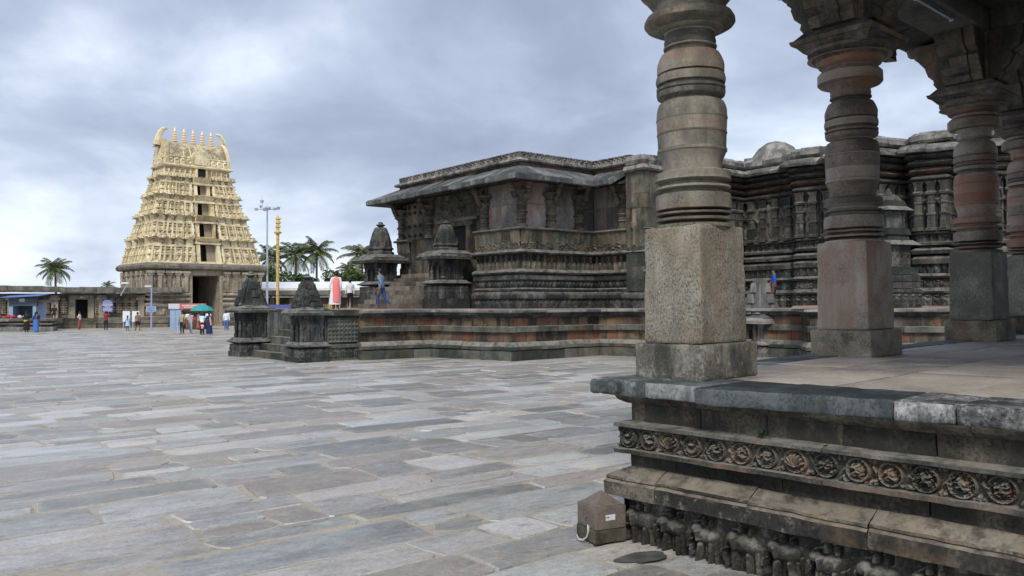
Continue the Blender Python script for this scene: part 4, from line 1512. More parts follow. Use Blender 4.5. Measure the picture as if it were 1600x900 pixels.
def mini_shrine(label, loc, rotz, w, z_plinth, z_cell, z_eave, z_tower, z_top, tower, mat, depth=None, group='small stone shrines around the temple', eave=0.22, over=0.0):
    """w: half width of the cell; heights are cumulative from the foot"""
    t = thing('miniature_shrine', label, 'shrine', loc, rotz, group)
    d = depth or w
    r = random.Random(int(w * 1000) + len(label))
    b0 = w * 1.30
    m = MB()
    m.box(-b0, b0, -d - (b0 - w), d + (b0 - w), -0.05, z_plinth * 0.42)
    m.jitter(0.015, 2, 4)
    m.build('foot', mat, t)
    bx, by = b0 * 0.94, d + (b0 - w) * 0.85
    sq = [(-bx, by), (-bx, -by), (bx, -by), (bx, by)]
    # right-hand outward order
    ring = [(-bx, by), (-bx, -by), (bx, -by), (bx, by), (-bx, by)]
    m = MB()
    m.box(-bx + .03, bx - .03, -by + .03, by - .03, z_plinth * 0.40, z_plinth * 0.98)
    m.build('plinth', mat, t)
    f = MB()
    for a_, c_ in zip(ring[:-1], ring[1:]):
        relief(f, a_, c_, z_plinth * 0.42, z_plinth * 0.97, 'elephant', 0.26, 0.05, 0.03, r, 4, -0.02)
    o = f.build('plinth_frieze', mat, t, smooth=60, recalc=False)
    o.data.flip_normals()
    # dished moulding
    m = MB()
    zz0, zz1 = z_plinth, z_plinth + (z_cell - z_plinth) * 0.2
    for za, zb, sa, sb in ((zz0, zz0 + (zz1 - zz0) * .35, 1.05, 1.40), (zz0 + (zz1 - zz0) * .35, zz0 + (zz1 - zz0) * .6, 1.42, 1.34), (zz0 + (zz1 - zz0) * .6, zz1, 1.25, 1.08)):
        m.frustum(0, 0, za, zb, w * sa, d + w * (sa - 1), w * sb, d + w * (sb - 1))
    m.build('base_moulding', mat, t)
    # cell: back block, corner piers, dark door
    zc = zz1
    m = MB()
    m.box(-w * 0.86, w * 0.96, -d * 0.90, d * 0.90, zc - .01, z_cell)
    m.build('cell', mat, t)
    for sx_, sy_ in ((-1, -1), (-1, 1), (1, -1), (1, 1)):
        m = MB()
        cx, cy = sx_ * w * 0.84, sy_ * (d - w * 0.14)
        hh = z_cell - zc
        m.lathe([(w * .17, zc), (w * .17, zc + hh * .12), (w * .12, zc + hh * .16), (w * .12, zc + hh * .45), (w * .16, zc + hh * .5), (w * .12, zc + hh * .55), (w * .12, zc + hh * .78),
                 (w * .17, zc + hh * .84), (w * .19, z_cell)], 10, cx, cy)
        m.build('pier', mat, t)
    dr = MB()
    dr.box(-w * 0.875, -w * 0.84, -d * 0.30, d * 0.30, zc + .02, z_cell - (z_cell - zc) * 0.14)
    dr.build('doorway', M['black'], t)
    for s_ in (-1, 1):
        m = MB()
        m.lathe([(w * .11, zc), (w * .15, zc + .08), (w * .12, zc + .3), (w * .16, zc + .42), (w * .10, zc + .5), (w * .11, zc + .6), (w * .05, zc + .68)], 9, -w * 0.98, s_ * d * 0.42)
        m.jitter(.03, 9, 3)
        m.build('guardian_figure', mat, t, smooth=60)
    f = MB()
    relief(f, (-w * .80, -d * .905), (w * .92, -d * .905), zc + .02, z_cell - .02, 'deity', (z_cell - zc) * .5, 0.06, 0.03, r, 3, 0.0)
    relief(f, (w * .965, -d * .8), (w * .965, d * .8), zc + .02, z_cell - .02, 'pilaster', (z_cell - zc) * .4, 0.05, 0.03, r, 2, 0.0)
    o = f.build('side_relief', mat, t, smooth=60, recalc=False)
    o.data.flip_normals()
    # broad eave
    e0 = w * (1.42 + over)
    m = MB()
    hh = z_eave - z_cell
    for za, zb, sa, sb in ((0.0, 0.30, 1.0, 1.0), (0.30, 0.62, 1.0, 0.88), (0.62, 1.0, 0.88, 0.60)):
        m.frustum(0, 0, z_cell + hh * za, z_cell + hh * zb, e0 * sa, d + (e0 - w) * sa, e0 * sb, d + (e0 - w) * sb - (1 - sb) * w * .5)
    m.jitter(0.015, 2, 9)
    m.build('eave', mat, t)
    # tower
    H = z_tower - z_eave
    tm = MB()
    if tower == 'stepped':
        n = 15
        prof = []
        w0, w1 = w * 1.06, w * 0.34
        for k in range(n):
            q = k / n
            ww = w0 + (w1 - w0) * (q ** 1.12)
            za, zb = z_eave + H * q, z_eave + H * (k + 1) / n
            prof += [(ww, za), (ww, za + (zb - za) * .6), (ww * 0.94, za + (zb - za) * .62), (ww * .94, zb)]
        tm.star(prof, STAR)
        tm.build('tower', mat, t)
        for a_ in range(4):
            m = MB()
            for k in range(4):
                q0 = k / 4.4
                ww = w0 + (w1 - w0) * q0
                z0_, z1_ = z_eave + H * q0, z_eave + H * (q0 + .19)
                m.frustum(-ww * 1.02, 0, z0_, z1_, w * .10, w * .30 * (1 - .4 * q0), w * .07, w * .10)
            m.build('tower_niche', mat, t, rotz=a_ * math.pi / 2)
    elif tower == 'smooth':
        w0, w1 = w * 1.08, w * 0.30
        prof = [(w0 + (w1 - w0) * q, z_eave + H * q) for q in (0, .08, .09, .3, .31, .5, .51, .68, .69, .85, .86, 1.0)]
        prof = [(r_ * (1.0 if i % 2 == 0 else 0.985), z) for i, (r_, z) in enumerate(prof)]
        tm.star(prof, star_plan(1, .22))
        tm.build('tower', mat, t)
        for a_ in range(4):
            m = MB()
            for k in range(3):
                q0 = k / 3.3
                ww = w0 + (w1 - w0) * q0
                m.frustum(-ww * 1.0, 0, z_eave + H * q0, z_eave + H * (q0 + .26), w * .12, w * .26 * (1 - .4 * q0), w * .10, w * .12)
            m.build('tower_niche', mat, t, rotz=a_ * math.pi / 2)
    else:                                             # bell shaped, ribbed
        prof = [(w * 1.0, z_eave), (w * 1.0, z_eave + H * .10), (w * .86, z_eave + H * .12), (w * .86, z_eave + H * .18), (w * .95, z_eave + H * .20), (w * .95, z_eave + H * .26), (w * .82, z_eave + H * .28)]
        tm.star(prof, UNIT8)
        tm.star([(w * .80, z_eave + H * .27), (w * .78, z_eave + H * .5), (w * .64, z_eave + H * .75), (w * .46, z_eave + H * .96), (w * .36, z_eave + H)], UNIT8)
        tm.build('tower', mat, t)
        for a_ in range(8):
            m = MB()
            for k in range(6):
                q = k / 6
                ww = w * (.80 - .40 * q ** 1.4)
                m.frustum(ww * .99, 0, z_eave + H * (.30 + .66 * q), z_eave + H * (.30 + .66 * (q + .13)), w * .05, w * .15 * (1 - .35 * q), w * .035, w * .12 * (1 - .35 * q))
            m.build('tower_rib', mat, t, rotz=math.pi / 8 * 2 * a_ + math.pi / 8)
        for a_ in range(8):
            m = MB()
            m.frustum(w * .86, 0, z_eave + H * .22, z_eave + H * .50, w * .07, w * .12, w * .02, w * .05)
            m.build('tower_niche', mat, t, rotz=math.pi / 4 * a_)
    # finial
    H2 = z_top - z_tower
    m = MB()
    if H2 > 0.02:
        m.lathe([(w * .20, z_tower - .01), (w * .22, z_tower + H2 * .15), (w * .34, z_tower + H2 * .3), (w * .36, z_tower + H2 * .45), (w * .2, z_tower + H2 * .6), (w * .17, z_tower + H2 * .7),
                 (w * .21, z_tower + H2 * .78), (w * .12, z_tower + H2 * .95), (w * .03, z_top)], 16)
        m.build('finial', mat, t)
    return t


def tpos(u, v, z=0.0):
    c, s = math.cos(TEMPLE_YAW), math.sin(TEMPLE_YAW)
    return (TEMPLE_O.x + u * c - v * s, TEMPLE_O.y + u * s + v * c, z)


s1 = mini_shrine('dark shrine with a finely stepped tower, right of the stairs at courtyard level', tpos(-5.72, 5.0), TEMPLE_YAW,
                 0.48, 0.50, 1.72, 2.02, 3.02, 3.28, 'stepped', M['temple_dark'], over=0.1)
# flank wall that ties this shrine to the platform
fl = MB()
fl.box(-5.2, -3.75, 4.55, 5.35, 0.0, 0.50)
fl.box(-5.2, -3.75, 4.45, 5.45, 0.50, 0.62)
fl.box(-5.2, -3.75, 4.62, 5.30, 0.62, 1.70)
fl.box(-5.2, -3.75, 4.42, 5.48, 1.70, 1.92)
o = fl.build('flank_wall', M['temple_belt'], None)
o.parent = s1
c_, s_ = math.cos(0), math.sin(0)
o.location = (5.72, -5.0, 0)
f = MB()
relief(f, (-5.1, 4.60), (-3.8, 4.60), 0.70, 1.62, 'lattice', 0.62, 0.05, 0.03, rngt, 2)
relief(f, (-5.2, 4.53), (-3.75, 4.53), 0.16, 0.48, 'elephant', 0.28, 0.06, 0.03, rngt, 4)
o = f.build('flank_lattice', M['temple_belt'], s1, loc=(5.72, -5.0, 0), smooth=60, recalc=False)
o.data.flip_normals()

s2 = mini_shrine('dark shrine with a smooth pyramid tower, left of the stairs at courtyard level', tpos(-6.05, 9.72), TEMPLE_YAW,
                 0.53, 0.52, 1.80, 2.10, 3.22, 3.50, 'smooth', M['temple_dark'], over=0.1)
m = MB()
m.box(-4.5, -3.75, 9.25, 10.2, 0.0, 1.92)
m.build('flank_wall', M['temple_belt'], s2, loc=(6.05, -9.72, 0))

s3 = mini_shrine('dark shrine with a ribbed bell tower, right of the upper stairs below the carved door', tpos(2.95, 8.65, PZ), TEMPLE_YAW,
                 0.62, 1.10, 2.30, 2.72, 3.95, 4.15, 'bell', M['temple_dark'], over=0.25)
s4 = mini_shrine('dark shrine with a ribbed bell tower, left of the upper stairs beside the palms', tpos(2.75, 14.5, PZ), TEMPLE_YAW,
                 0.66, 1.15, 2.35, 2.80, 4.25, 4.55, 'bell', M['temple_dark'], over=0.25)
s5 = mini_shrine('grey shrine with a broken off pyramid tower, seen between the first and second hall pillars', (9.98, 33.2, 0.0), R(38.5 - 8),
                 0.62, 0.42, 1.30, 1.68, 3.10, 3.11, 'smooth', M['cap'], over=0.05)

# stairs up to the temple door
st = thing('temple_stairs', 'worn brown stone stairs rising from the platform between the two bell towered shrines', 'stairs', TEMPLE_O, TEMPLE_YAW)
for k in range(8):
    z = PZ + 0.22 * (k + 1)
    v = 9.45
    while v < 13.5:
        l = rngt.uniform(0.9, 1.8)
        if 13.55 - v - l < 0.5:
            l = 13.55 - v
        m = MB()
        m.box(0.9 + 0.36 * k + rngt.uniform(-.01, .01), 3.9, v + .006, v + l - .006, z - 0.22, z + rngt.uniform(-.006, .004))
        m.build('step', M['stair'], st)
        v += l

# ------------------------------------------------------------------ the temple
tem = thing('main_temple', 'low dark carved stone temple with sloping slab eaves on a star platform', 'temple', TEMPLE_O, TEMPLE_YAW)
HALLP = [(9.5, 15.45), (3.79, 15.45), (3.79, 4.15), (8.25, 4.15), (8.25, 2.0), (9.25, 2.0), (9.3, 3.2)]
RIGHT0 = 7.65     # left bay starts

# base mouldings of the eastern hall (three runs: right bay and beyond, door bay, left bay)
runR = [(3.79, 7.65), (3.79, 4.15), (8.25, 4.15), (8.25, 1.0), (9.25, 1.0), (9.6, 2.2)]
runL = [(9.5, 14.9), (3.79, 14.9), (3.79, 13.5)]
runF = [(9.5, 15.45), (3.79, 15.45), (3.79, 4.15), (8.25, 4.15), (8.25, 2.0), (9.25, 2.0), (9.3, 3.2)]
for run, tagn in ((runR, 'R'), (runL, 'L')):
    frieze('elephant_frieze', run, PZ, 2.33, 'elephant', 0.34, 0.08, 0.045, M['temple_dark'], tem, rngt, 0.0, 8)
    course('base_ledge', run, [(-0.1, 2.32), (0.10, 2.34), (0.12, 2.40), (0.10, 2.52), (-0.02, 2.66), (-0.6, 2.66), (-0.6, 2.32)], 1.3, M['temple_dark'], tem, rngt)
    moulding('moulding', run, [(-0.05, 2.66), (0.02, 2.69), (0.03, 2.77), (-0.06, 2.83), (-0.6, 2.83), (-0.6, 2.66)], M['temple_dark'], tem)
    frieze('scroll_frieze', run, 2.87, 3.16, 'beads', 0.24, 0.07, 0.045, M['temple_dark'], tem, rngt, -0.14, 5)
    moulding('moulding', run, [(-0.05, 3.16), (-0.02, 3.20), (-0.03, 3.40), (-0.10, 3.42), (-0.6, 3.42), (-0.6, 3.16)], M['temple_dark'], tem)
    course('base_ledge', run, [(-0.1, 3.41), (0.05, 3.46), (0.08, 3.52), (0.02, 3.60), (-0.12, 3.66), (-0.6, 3.66), (-0.6, 3.41)], 1.5, M['temple_dark'], tem, rngt)
    moulding('backing', run, [(-0.26, 2.82), (-0.26, 5.45), (-0.75, 5.45), (-0.75, 2.82)], M['temple_dark'], tem)
    frieze('figure_frieze', run, 3.66, 4.02, 'figures', 0.30, 0.13, 0.045, M['temple_carved'], tem, rngt, -0.24, 8)
    frieze('pilaster_frieze', run, 4.02, 4.31, 'pilaster', 0.40, 0.07, 0.05, M['temple_carved'], tem, rngt, -0.26, 2)
    course('seat_ledge', run, [(-0.2, 4.30), (0.08, 4.34), (0.11, 4.40), (0.05, 4.47), (-0.10, 4.54), (-0.6, 4.54), (-0.6, 4.30)], 1.5, M['temple_dark'], tem, rngt)
    frieze('figure_frieze', run, 4.54, 4.86, 'jumble', 0.8, 0.10, 0.045, M['temple_carved'], tem, rngt, -0.18, 6, lean=0.05)
    frieze('parapet_panel', run, 4.86, 5.38, 'pilaster', 0.62, 0.03, 0.05, M['temple_carved'], tem, rngt, -0.13, 2, lean=0.05)
    course('parapet_coping', run, [(-0.5, 5.36), (0.0, 5.39), (0.04, 5.44), (0.0, 5.51), (-0.5, 5.53)], 1.6, M['temple_belt'], tem, rngt)
# screen wall above the parapet, in big slabs
for k, (a_, b_, c_) in enumerate([((4.35, 7.3), (4.35, 4.71), 1.3), ((4.35, 4.71), (8.81, 4.71), 1.45), ((8.81, 4.71), (8.81, 1.9), 1.0)]):
    course('screen_slab', [a_, b_], [(0.0, 5.48), (0.0, 6.62), (-0.3, 6.62), (-0.3, 5.48)], c_, M['temple_wall'], tem, rngt, gap=0.02)
    course('screen_slab', [a_, b_], [(0.0, 6.63), (0.0, 8.2), (-0.3, 8.2), (-0.3, 6.63)], c_ * 1.1, M['temple_wall'], tem, rngt, gap=0.02)
# short lathe pillars standing on the parapet with brackets
lp = MB()
lp.lathe([(.30, 5.50), (.30, 5.64), (.21, 5.68), (.21, 5.86), (.27, 5.90), (.21, 5.95), (.22, 6.10), (.28, 6.16), (.28, 6.22), (.22, 6.28), (.22, 6.5), (.27, 6.56), (.22, 6.62),
          (.30, 6.72), (.34, 6.80), (.26, 6.86), (.30, 6.95), (.46, 7.08), (.46, 7.16)], 20)
me_lp = lp.mesh('hall_pillar', M['temple_carved'], 30)
br = MB()
for k in range(6):
    t_ = k / 5
    br.lathe([(.02, 6.72 + .70 * t_ - .12), (.15, 6.72 + .70 * t_), (.14, 6.72 + .70 * t_ + .08), (.02, 6.72 + .70 * t_ + .18)], 8, 0.30 + .34 * t_, 0)
br.tube([(.26, 0, 6.66), (.46, 0, 7.06), (.66, 0, 7.52)], [.09, .13, .12], 6)
br.jitter(.03, 8, 4)
me_br = br.mesh('bracket_figure', M['temple_carved'], 60)
for (u, v, dirs) in [(4.30, 4.66, (180, 270)), (4.30, 7.35, (180,)), (6.0, 4.60, (270,)), (7.75, 4.60, (270,)), (8.85, 2.85, (180,)), (4.30, 12.1, (180,)), (4.30, 14.9, (180, 90))]:
    p = place(me_lp, 'hall_pillar', tem, (u, v, 0))
    for d_ in dirs:
        place(me_br, 'bracket_figure', p, rotz=R(d_))
# door bay: carved door frame with its arched crest, wall behind
m = MB()
m.box(4.35, 4.9, 7.2, 13.6, PZ, 8.0)
m.build('door_wall', M['temple_carved'], tem)
f = MB()
relief(f, (4.34, 11.9), (4.34, 7.5), 6.45, 7.55, 'jumble', 1.1, 0.16, 0.05, rngt, 5)
relief(f, (4.34, 11.9), (4.34, 10.6), 3.6, 6.45, 'jumble', 0.65, 0.10, 0.05, rngt, 3)
relief(f, (4.34, 8.3), (4.34, 7.5), 3.6, 6.45, 'jumble', 0.8, 0.10, 0.05, rngt, 3)
o = f.build('door_crest', M['temple_carved'], tem, smooth=60, recalc=False)
o.data.flip_normals()
m = MB()
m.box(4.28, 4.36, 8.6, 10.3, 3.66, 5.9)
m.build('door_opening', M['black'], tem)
for v0, v1, z0, z1 in ((8.25, 8.6, 3.6, 6.0), (10.3, 10.65, 3.6, 6.0), (8.1, 10.8, 5.9, 6.12), (7.7, 11.2, 6.14, 6.3)):
    m = MB()
    m.box(4.05, 4.34, v0, v1, z0, z1)
    m.jitter(.02, 4, int(v0))
    m.build('door_frame', M['temple_carved'], tem)
# pierced stone screen of the left bay
m = MB()
m.box(4.36, 4.8, 12.3, 15.3, 5.4, 8.0)
m.build('screen_back', M['black'], tem)
f = MB()
relief(f, (4.30, 14.8), (4.30, 12.4), 5.52, 7.45, 'jumble', 0.8, 0.10, 0.045, rngt, 3)
o = f.build('pierced_screen', M['temple_carved'], tem, smooth=60, recalc=False)
o.data.flip_normals()
for v0 in (12.9, 13.45, 14.0, 14.5):
    for z0 in (5.65, 6.15, 6.85, 7.15):
        m = MB()
        m.box(4.17, 4.21, v0 - 0.07, v0 + 0.07, z0, z0 + .14)
        m.build('screen_hole', M['black'], tem)
# tall buttress pier at the inner corner
for z0, z1, w_ in ((2.66, 3.3, .62), (3.3, 3.75, .60), (3.75, 4.3, .61), (4.3, 4.62, .60), (4.62, 6.35, .58), (6.35, 7.0, .60), (7.0, 7.97, .62)):
    m = MB()
    m.box(8.17 + .31 - w_ * .5, 9.3, 0.97 + .31 - w_ * .5, 1.98, z0 + .004, z1 - .004)
    m.jitter(.015, 2, int(z0 * 10))
    m.build('pier_block', M['temple_belt'] if z0 < 4.6 else M['temple_carved'], tem)
m = MB()
m.lathe([(.09, 4.7), (.09, 5.4), (.17, 5.55), (.17, 5.7), (.10, 5.8), (.10, 6.3), (.18, 6.4), (.18, 6.6), (.12, 6.7), (.12, 7.6)], 10, 8.19, 1.5)
m.build('pier_pilaster', M['temple_carved'], tem)
# eaves: separate sloping slabs
eave_run = [(9.5, 14.45), (3.79, 14.45), (3.79, 4.15), (8.25, 4.15), (8.25, 1.95)]
course('eave_slab', eave_run, [(-0.6, 8.15), (-0.2, 8.04), (1.0, 7.42), (1.20, 7.36), (1.25, 7.40), (1.25, 7.60), (1.18, 7.66), (1.0, 7.72), (-0.2, 8.28), (-0.6, 8.33)], 0.86, M['eave'], tem, rngt, gap=0.014, jit=0.012)
moulding('eave_ribs', eave_run, [(-0.6, 7.6), (0.5, 7.45), (0.5, 7.52), (-0.6, 7.9)], M['temple_dark'], tem)
moulding('roof_neck', eave_run, [(-0.7, 8.22), (-0.05, 8.22), (-0.05, 8.34), (-0.7, 8.34)], M['temple_red'], tem)
course('roof_moulding', eave_run, [(-0.7, 8.33), (0.12, 8.34), (0.18, 8.40), (0.12, 8.50), (-0.7, 8.50)], 1.2, M['roofcap'], tem, rngt)
frieze('roof_crest', eave_run, 8.48, 8.80, 'kudu', 0.34, 0.14, 0.04, M['roofcap'], tem, rngt, -0.08, 8)
course('roof_coping', eave_run, [(-0.9, 8.48), (-0.06, 8.48), (-0.04, 8.76), (-0.14, 8.84), (-0.9, 8.86)], 0.9, M['roofcap'], tem, rngt, jit=0.02)
# short return of roof over the buttress
buttr = [(8.25, 2.0), (8.25, 1.0), (9.25, 1.0), (9.6, 2.4), (10.9, 2.3)]
course('eave_slab', buttr, [(-0.6, 7.98), (0.22, 7.98), (0.28, 8.06), (0.20, 8.24), (-0.6, 8.26)], 0.8, M['roofcap'], tem, rngt, jit=0.015)
course('roof_coping', buttr, [(-0.8, 8.26), (0.10, 8.28), (0.16, 8.46), (0.02, 8.70), (-0.8, 8.76)], 0.7, M['roofcap'], tem, rngt, jit=0.02)
m = MB()
m.prism([(4.92, 14.4), (4.92, 5.3), (9.3, 5.3), (9.3, 2.9), (11.4, 2.9), (26, -9), (30, -9), (30, 14.4)], PZ + 0.1, 8.5)
m.build('hall_core', M['temple_dark'], tem)
m = MB()
m.prism([(4.0, 14.5), (4.0, 4.4), (8.5, 4.4), (8.5, 1.3), (9.1, 1.3), (9.4, 2.7), (11.0, 2.7), (26, -9), (30, -9), (30, 14.5)], 8.05, 8.70)
m.build('roof_slab', M['roofcap'], tem)

# star shaped sanctum on the right
SANC = [(9.6, 2.2), (10.9, 2.2), (11.6, 1.2), (12.88, 1.4), (12.6, -0.04), (14.19, -0.02), (13.97, -2.66), (13.17, -3.3), (13.51, -4.85), (12.41, -5.77), (12.86, -6.89), (14.85, -7.45),
        (14.01, -8.06), (14.32, -9.33), (15.66, -9.11), (16.02, -10.04), (15.04, -10.54), (16.19, -12.1), (18.45, -13.89)]
ZR = 2.04
frieze('elephant_frieze', SANC, ZR - .14, 2.47, 'elephant', 0.34, 0.10, 0.045, M['temple_dark'], tem, rngt, 0.0, 8)
moulding('sanctum_core', SANC, [(-0.33, 1.85), (-0.33, 8.5), (-0.9, 8.5), (-0.9, 1.85)], M['temple'], tem)
course('base_ledge', SANC, [(-0.4, 2.45), (0.10, 2.48), (0.13, 2.56), (0.02, 2.70), (-0.4, 2.72)], 1.2, M['temple_dark'], tem, rngt)
frieze('scroll_frieze', SANC, 2.72, 3.05, 'jumble', 0.5, 0.10, 0.045, M['temple_dark'], tem, rngt, -0.08, 6)
course('base_ledge', SANC, [(-0.4, 3.04), (0.04, 3.08), (0.08, 3.16), (-0.04, 3.26), (-0.4, 3.28)], 1.3, M['temple_dark'], tem, rngt)
frieze('figure_frieze', SANC, 3.28, 3.62, 'figures', 0.30, 0.10, 0.045, M['temple_dark'], tem, rngt, -0.12, 6)
course('base_ledge', SANC, [(-0.4, 3.60), (0.02, 3.64), (0.05, 3.84), (-0.06, 3.94), (-0.4, 3.94)], 1.0, M['temple'], tem, rngt)
moulding('moulding', SANC, [(-0.4, 3.99), (0.06, 4.03), (0.08, 4.17), (-0.1, 4.26), (-0.4, 4.26)], M['temple_dark'], tem)
moulding('moulding', SANC, [(-0.4, 4.34), (-0.04, 4.38), (-0.02, 4.47), (-0.14, 4.52), (-0.4, 4.52)], M['temple'], tem)
frieze('scroll_frieze', SANC, 4.52, 4.82, 'pilaster', 0.34, 0.10, 0.05, M['temple'], tem, rngt, -0.26, 2)
moulding('moulding', SANC, [(-0.4, 4.80), (-0.06, 4.83), (-0.05, 4.90), (-0.18, 4.94), (-0.4, 4.94)], M['temple_dark'], tem)
frieze('deity_panel', SANC, 4.96, 6.90, 'deity', 0.95, 0.24, 0.045, M['temple'], tem, rngt, -0.33, 8)
for z0, o0, o1, mt in ((6.90, -0.12, 0.06, 'temple'), (7.20, -0.08, 0.10, 'temple_red'), (7.50, -0.02, 0.16, 'temple'), (7.78, 0.05, 0.22, 'temple_dark')):
    moulding('cushion_moulding', SANC, [(-0.4, z0), (o0, z0 + .01), (o1, z0 + .10), (o1 + .01, z0 + .16), (o0 - .04, z0 + .24), (o0 - .04, z0 + .27), (-0.4, z0 + .27)], M[mt], tem)
course('eave_slab', SANC, [(-0.6, 8.02), (0.35, 8.02), (0.58, 7.98), (0.62, 8.08), (0.42, 8.26), (0.0, 8.38), (-0.6, 8.40)], 0.85, M['roofcap'], tem, rngt, jit=0.025, amp=0.02)
course('roof_coping', SANC, [(-0.9, 8.38), (0.05, 8.40), (0.16, 8.50), (0.12, 8.70), (-0.08, 8.84), (-0.9, 8.88)], 0.8, M['roofcap'], tem, rngt, jit=0.03, amp=0.02)
m = MB()
m.prism([(p.x - q.x * .5, p.y - q.y * .5) for p, q in path_norms(SANC)] + [(30, -13), (30, 6), (12, 6)], 8.2, 8.8)
m.build('sanctum_roof', M['roofcap'], tem)
# engaged pilasters on the salient faces
for (a_, b_) in zip(SANC[:-1], SANC[1:]):
    A_, B_ = Vector(a_), Vector(b_)
    d_ = (B_ - A_)
    L_ = d_.length
    if L_ < 0.85:
        continue
    d_.normalize()
    n_ = Vector((d_.y, -d_.x))
    for q in ((0.14, 0.5, 0.86) if L_ < 1.9 else (0.10, 0.36, 0.63, 0.90)):
        c_ = A_ + d_ * L_ * q - n_ * 0.20
        m = MB()
        sq_ = []
        for z, r_ in ((4.94, .20), (5.05, .20), (5.07, .15), (5.55, .14), (5.57, .17), (5.64, .17), (5.66, .125), (6.0, .125), (6.02, .15), (6.07, .15), (6.09, .125), (6.36, .125), (6.38, .18), (6.46, .20), (6.52, .14), (6.76, .15), (6.90, .22)):
            sq_.append((r_, z))
        m.star(sq_, [(1, -1), (1, 1), (-1, 1), (-1, -1)], c_.x, c_.y, math.atan2(d_.y, d_.x))
        m.build('wall_pilaster', M['temple'], tem)
# dome with its drum behind the roof edge
dm = MB()
dm.lathe([(1.42, 8.5), (1.45, 8.9), (1.36, 9.3), (1.18, 9.75), (0.9, 10.15), (0.5, 10.42), (0.05, 10.52)], 28, 18.6, 1.2)
dm.jitter(.05, 1.5, 3)
dm.build('dome', M['roofcap'], tem, smooth=60)
for (u, v, a_, b_, h_) in ((16.4, 0.4, 1.1, .3, 9.05), (17.9, -1.0, .8, .3, 9.1), (17.0, 1.6, .25, .25, 9.5)):
    m = MB()
    m.box(u - a_, u + a_, v - b_, v + b_, 8.45, h_)
    m.build('roof_kerb', M['roofcap'], tem)
# two storied niche shrine against the sanctum
ns = thing('niche_shrine', 'dark two storied niche shrine against the sanctum wall, between second and third hall pillars', 'shrine', (14.25, 31.2, 1.94), R(38.5 - 20), )
for nm, z0, z1, w0, w1 in (('elephant_plinth', 0, .55, 1.0, 1.0), ('moulding', .55, .68, 1.06, 1.0), ('moulding', .7, .95, .94, .94), ('moulding', .96, 1.2, .98, .94), ('moulding', 1.22, 1.5, .9, .92),
                           ('lower_niche', 1.5, 2.32, .62, .62), ('lower_eave', 2.32, 2.5, 1.02, .74), ('moulding', 2.5, 2.7, .66, .6), ('moulding', 2.71, 2.95, .7, .62), ('upper_niche', 2.95, 3.62, .48, .48),
                           ('upper_eave', 3.62, 3.80, .82, .55), ('roof_tier', 3.8, 4.0, .58, .5), ('roof_tier', 4.0, 4.2, .44, .30), ('finial', 4.2, 4.5, .16, .03)):
    m = MB()
    m.frustum(0, 0, z0, z1, w0 * .78, w0 * .78, w1 * .78, w1 * .78)
    m.jitter(.015, 3, int(z0 * 10))
    m.build(nm, M['temple_dark'], ns)
for z0, z1, w_ in ((1.52, 2.3, .56), (2.97, 3.6, .43)):
    for sx_ in (-1, 1):
        for sy_ in (-1, 1):
            m = MB()
            m.lathe([(.10, z0), (.07, z0 + .1), (.07, z1 - .2), (.11, z1)], 8, sx_ * w_ * .78, sy_ * w_ * .78)
            m.build('niche_pier', M['temple'], ns)
for a_, b_ in (((-.78, .78), (-.78, -.78)), ((-.78, -.78), (.78, -.78))):
    for nm, k_, z0, z1, kd, tw, dp in (('elephant_relief', 1.0, .02, .5, 'elephant', .33, .09), ('niche_relief', .65, 1.52, 2.3, 'deity', .5, .1)):
        f = MB()
        relief(f, (a_[0] * k_, a_[1] * k_), (b_[0] * k_, b_[1] * k_), z0, z1, kd, tw, dp, .04, rngt, 4)
        o = f.build(nm, M['temple'], ns, smooth=60, recalc=False)
        o.data.flip_normals()


# ------------------------------------------------------------------ gateway tower
rngg = random.Random(8)
GY = 42.0
gop = thing('gateway_tower', 'tall tapering cream gateway tower with five brass finials over a granite base', 'gateway tower', (-34.0, 77.0, 0), R(GY))
GW, GD = 11.4, 8.3


def grect(i):
    return [(i, GD - i), (i, i), (GW - i, i), (GW - i, GD - i), (i, GD - i)]


DX0, DX1 = 4.05, 7.1       # doorway span along the front


def gsweep(name, i, prof, mat, smooth=30):
    # two visible sides and the rest as one moulding, right-hand outward
    return moulding(name, grect(i), prof, mat, gop, smooth)


# granite base in four blocks around the passage
def base_block(x0, x1, y0, y1):
    m = MB()
    m.box(x0, x1, y0, y1, -0.1, 5.5)
    m.build('base_block', M['granite'], gop)


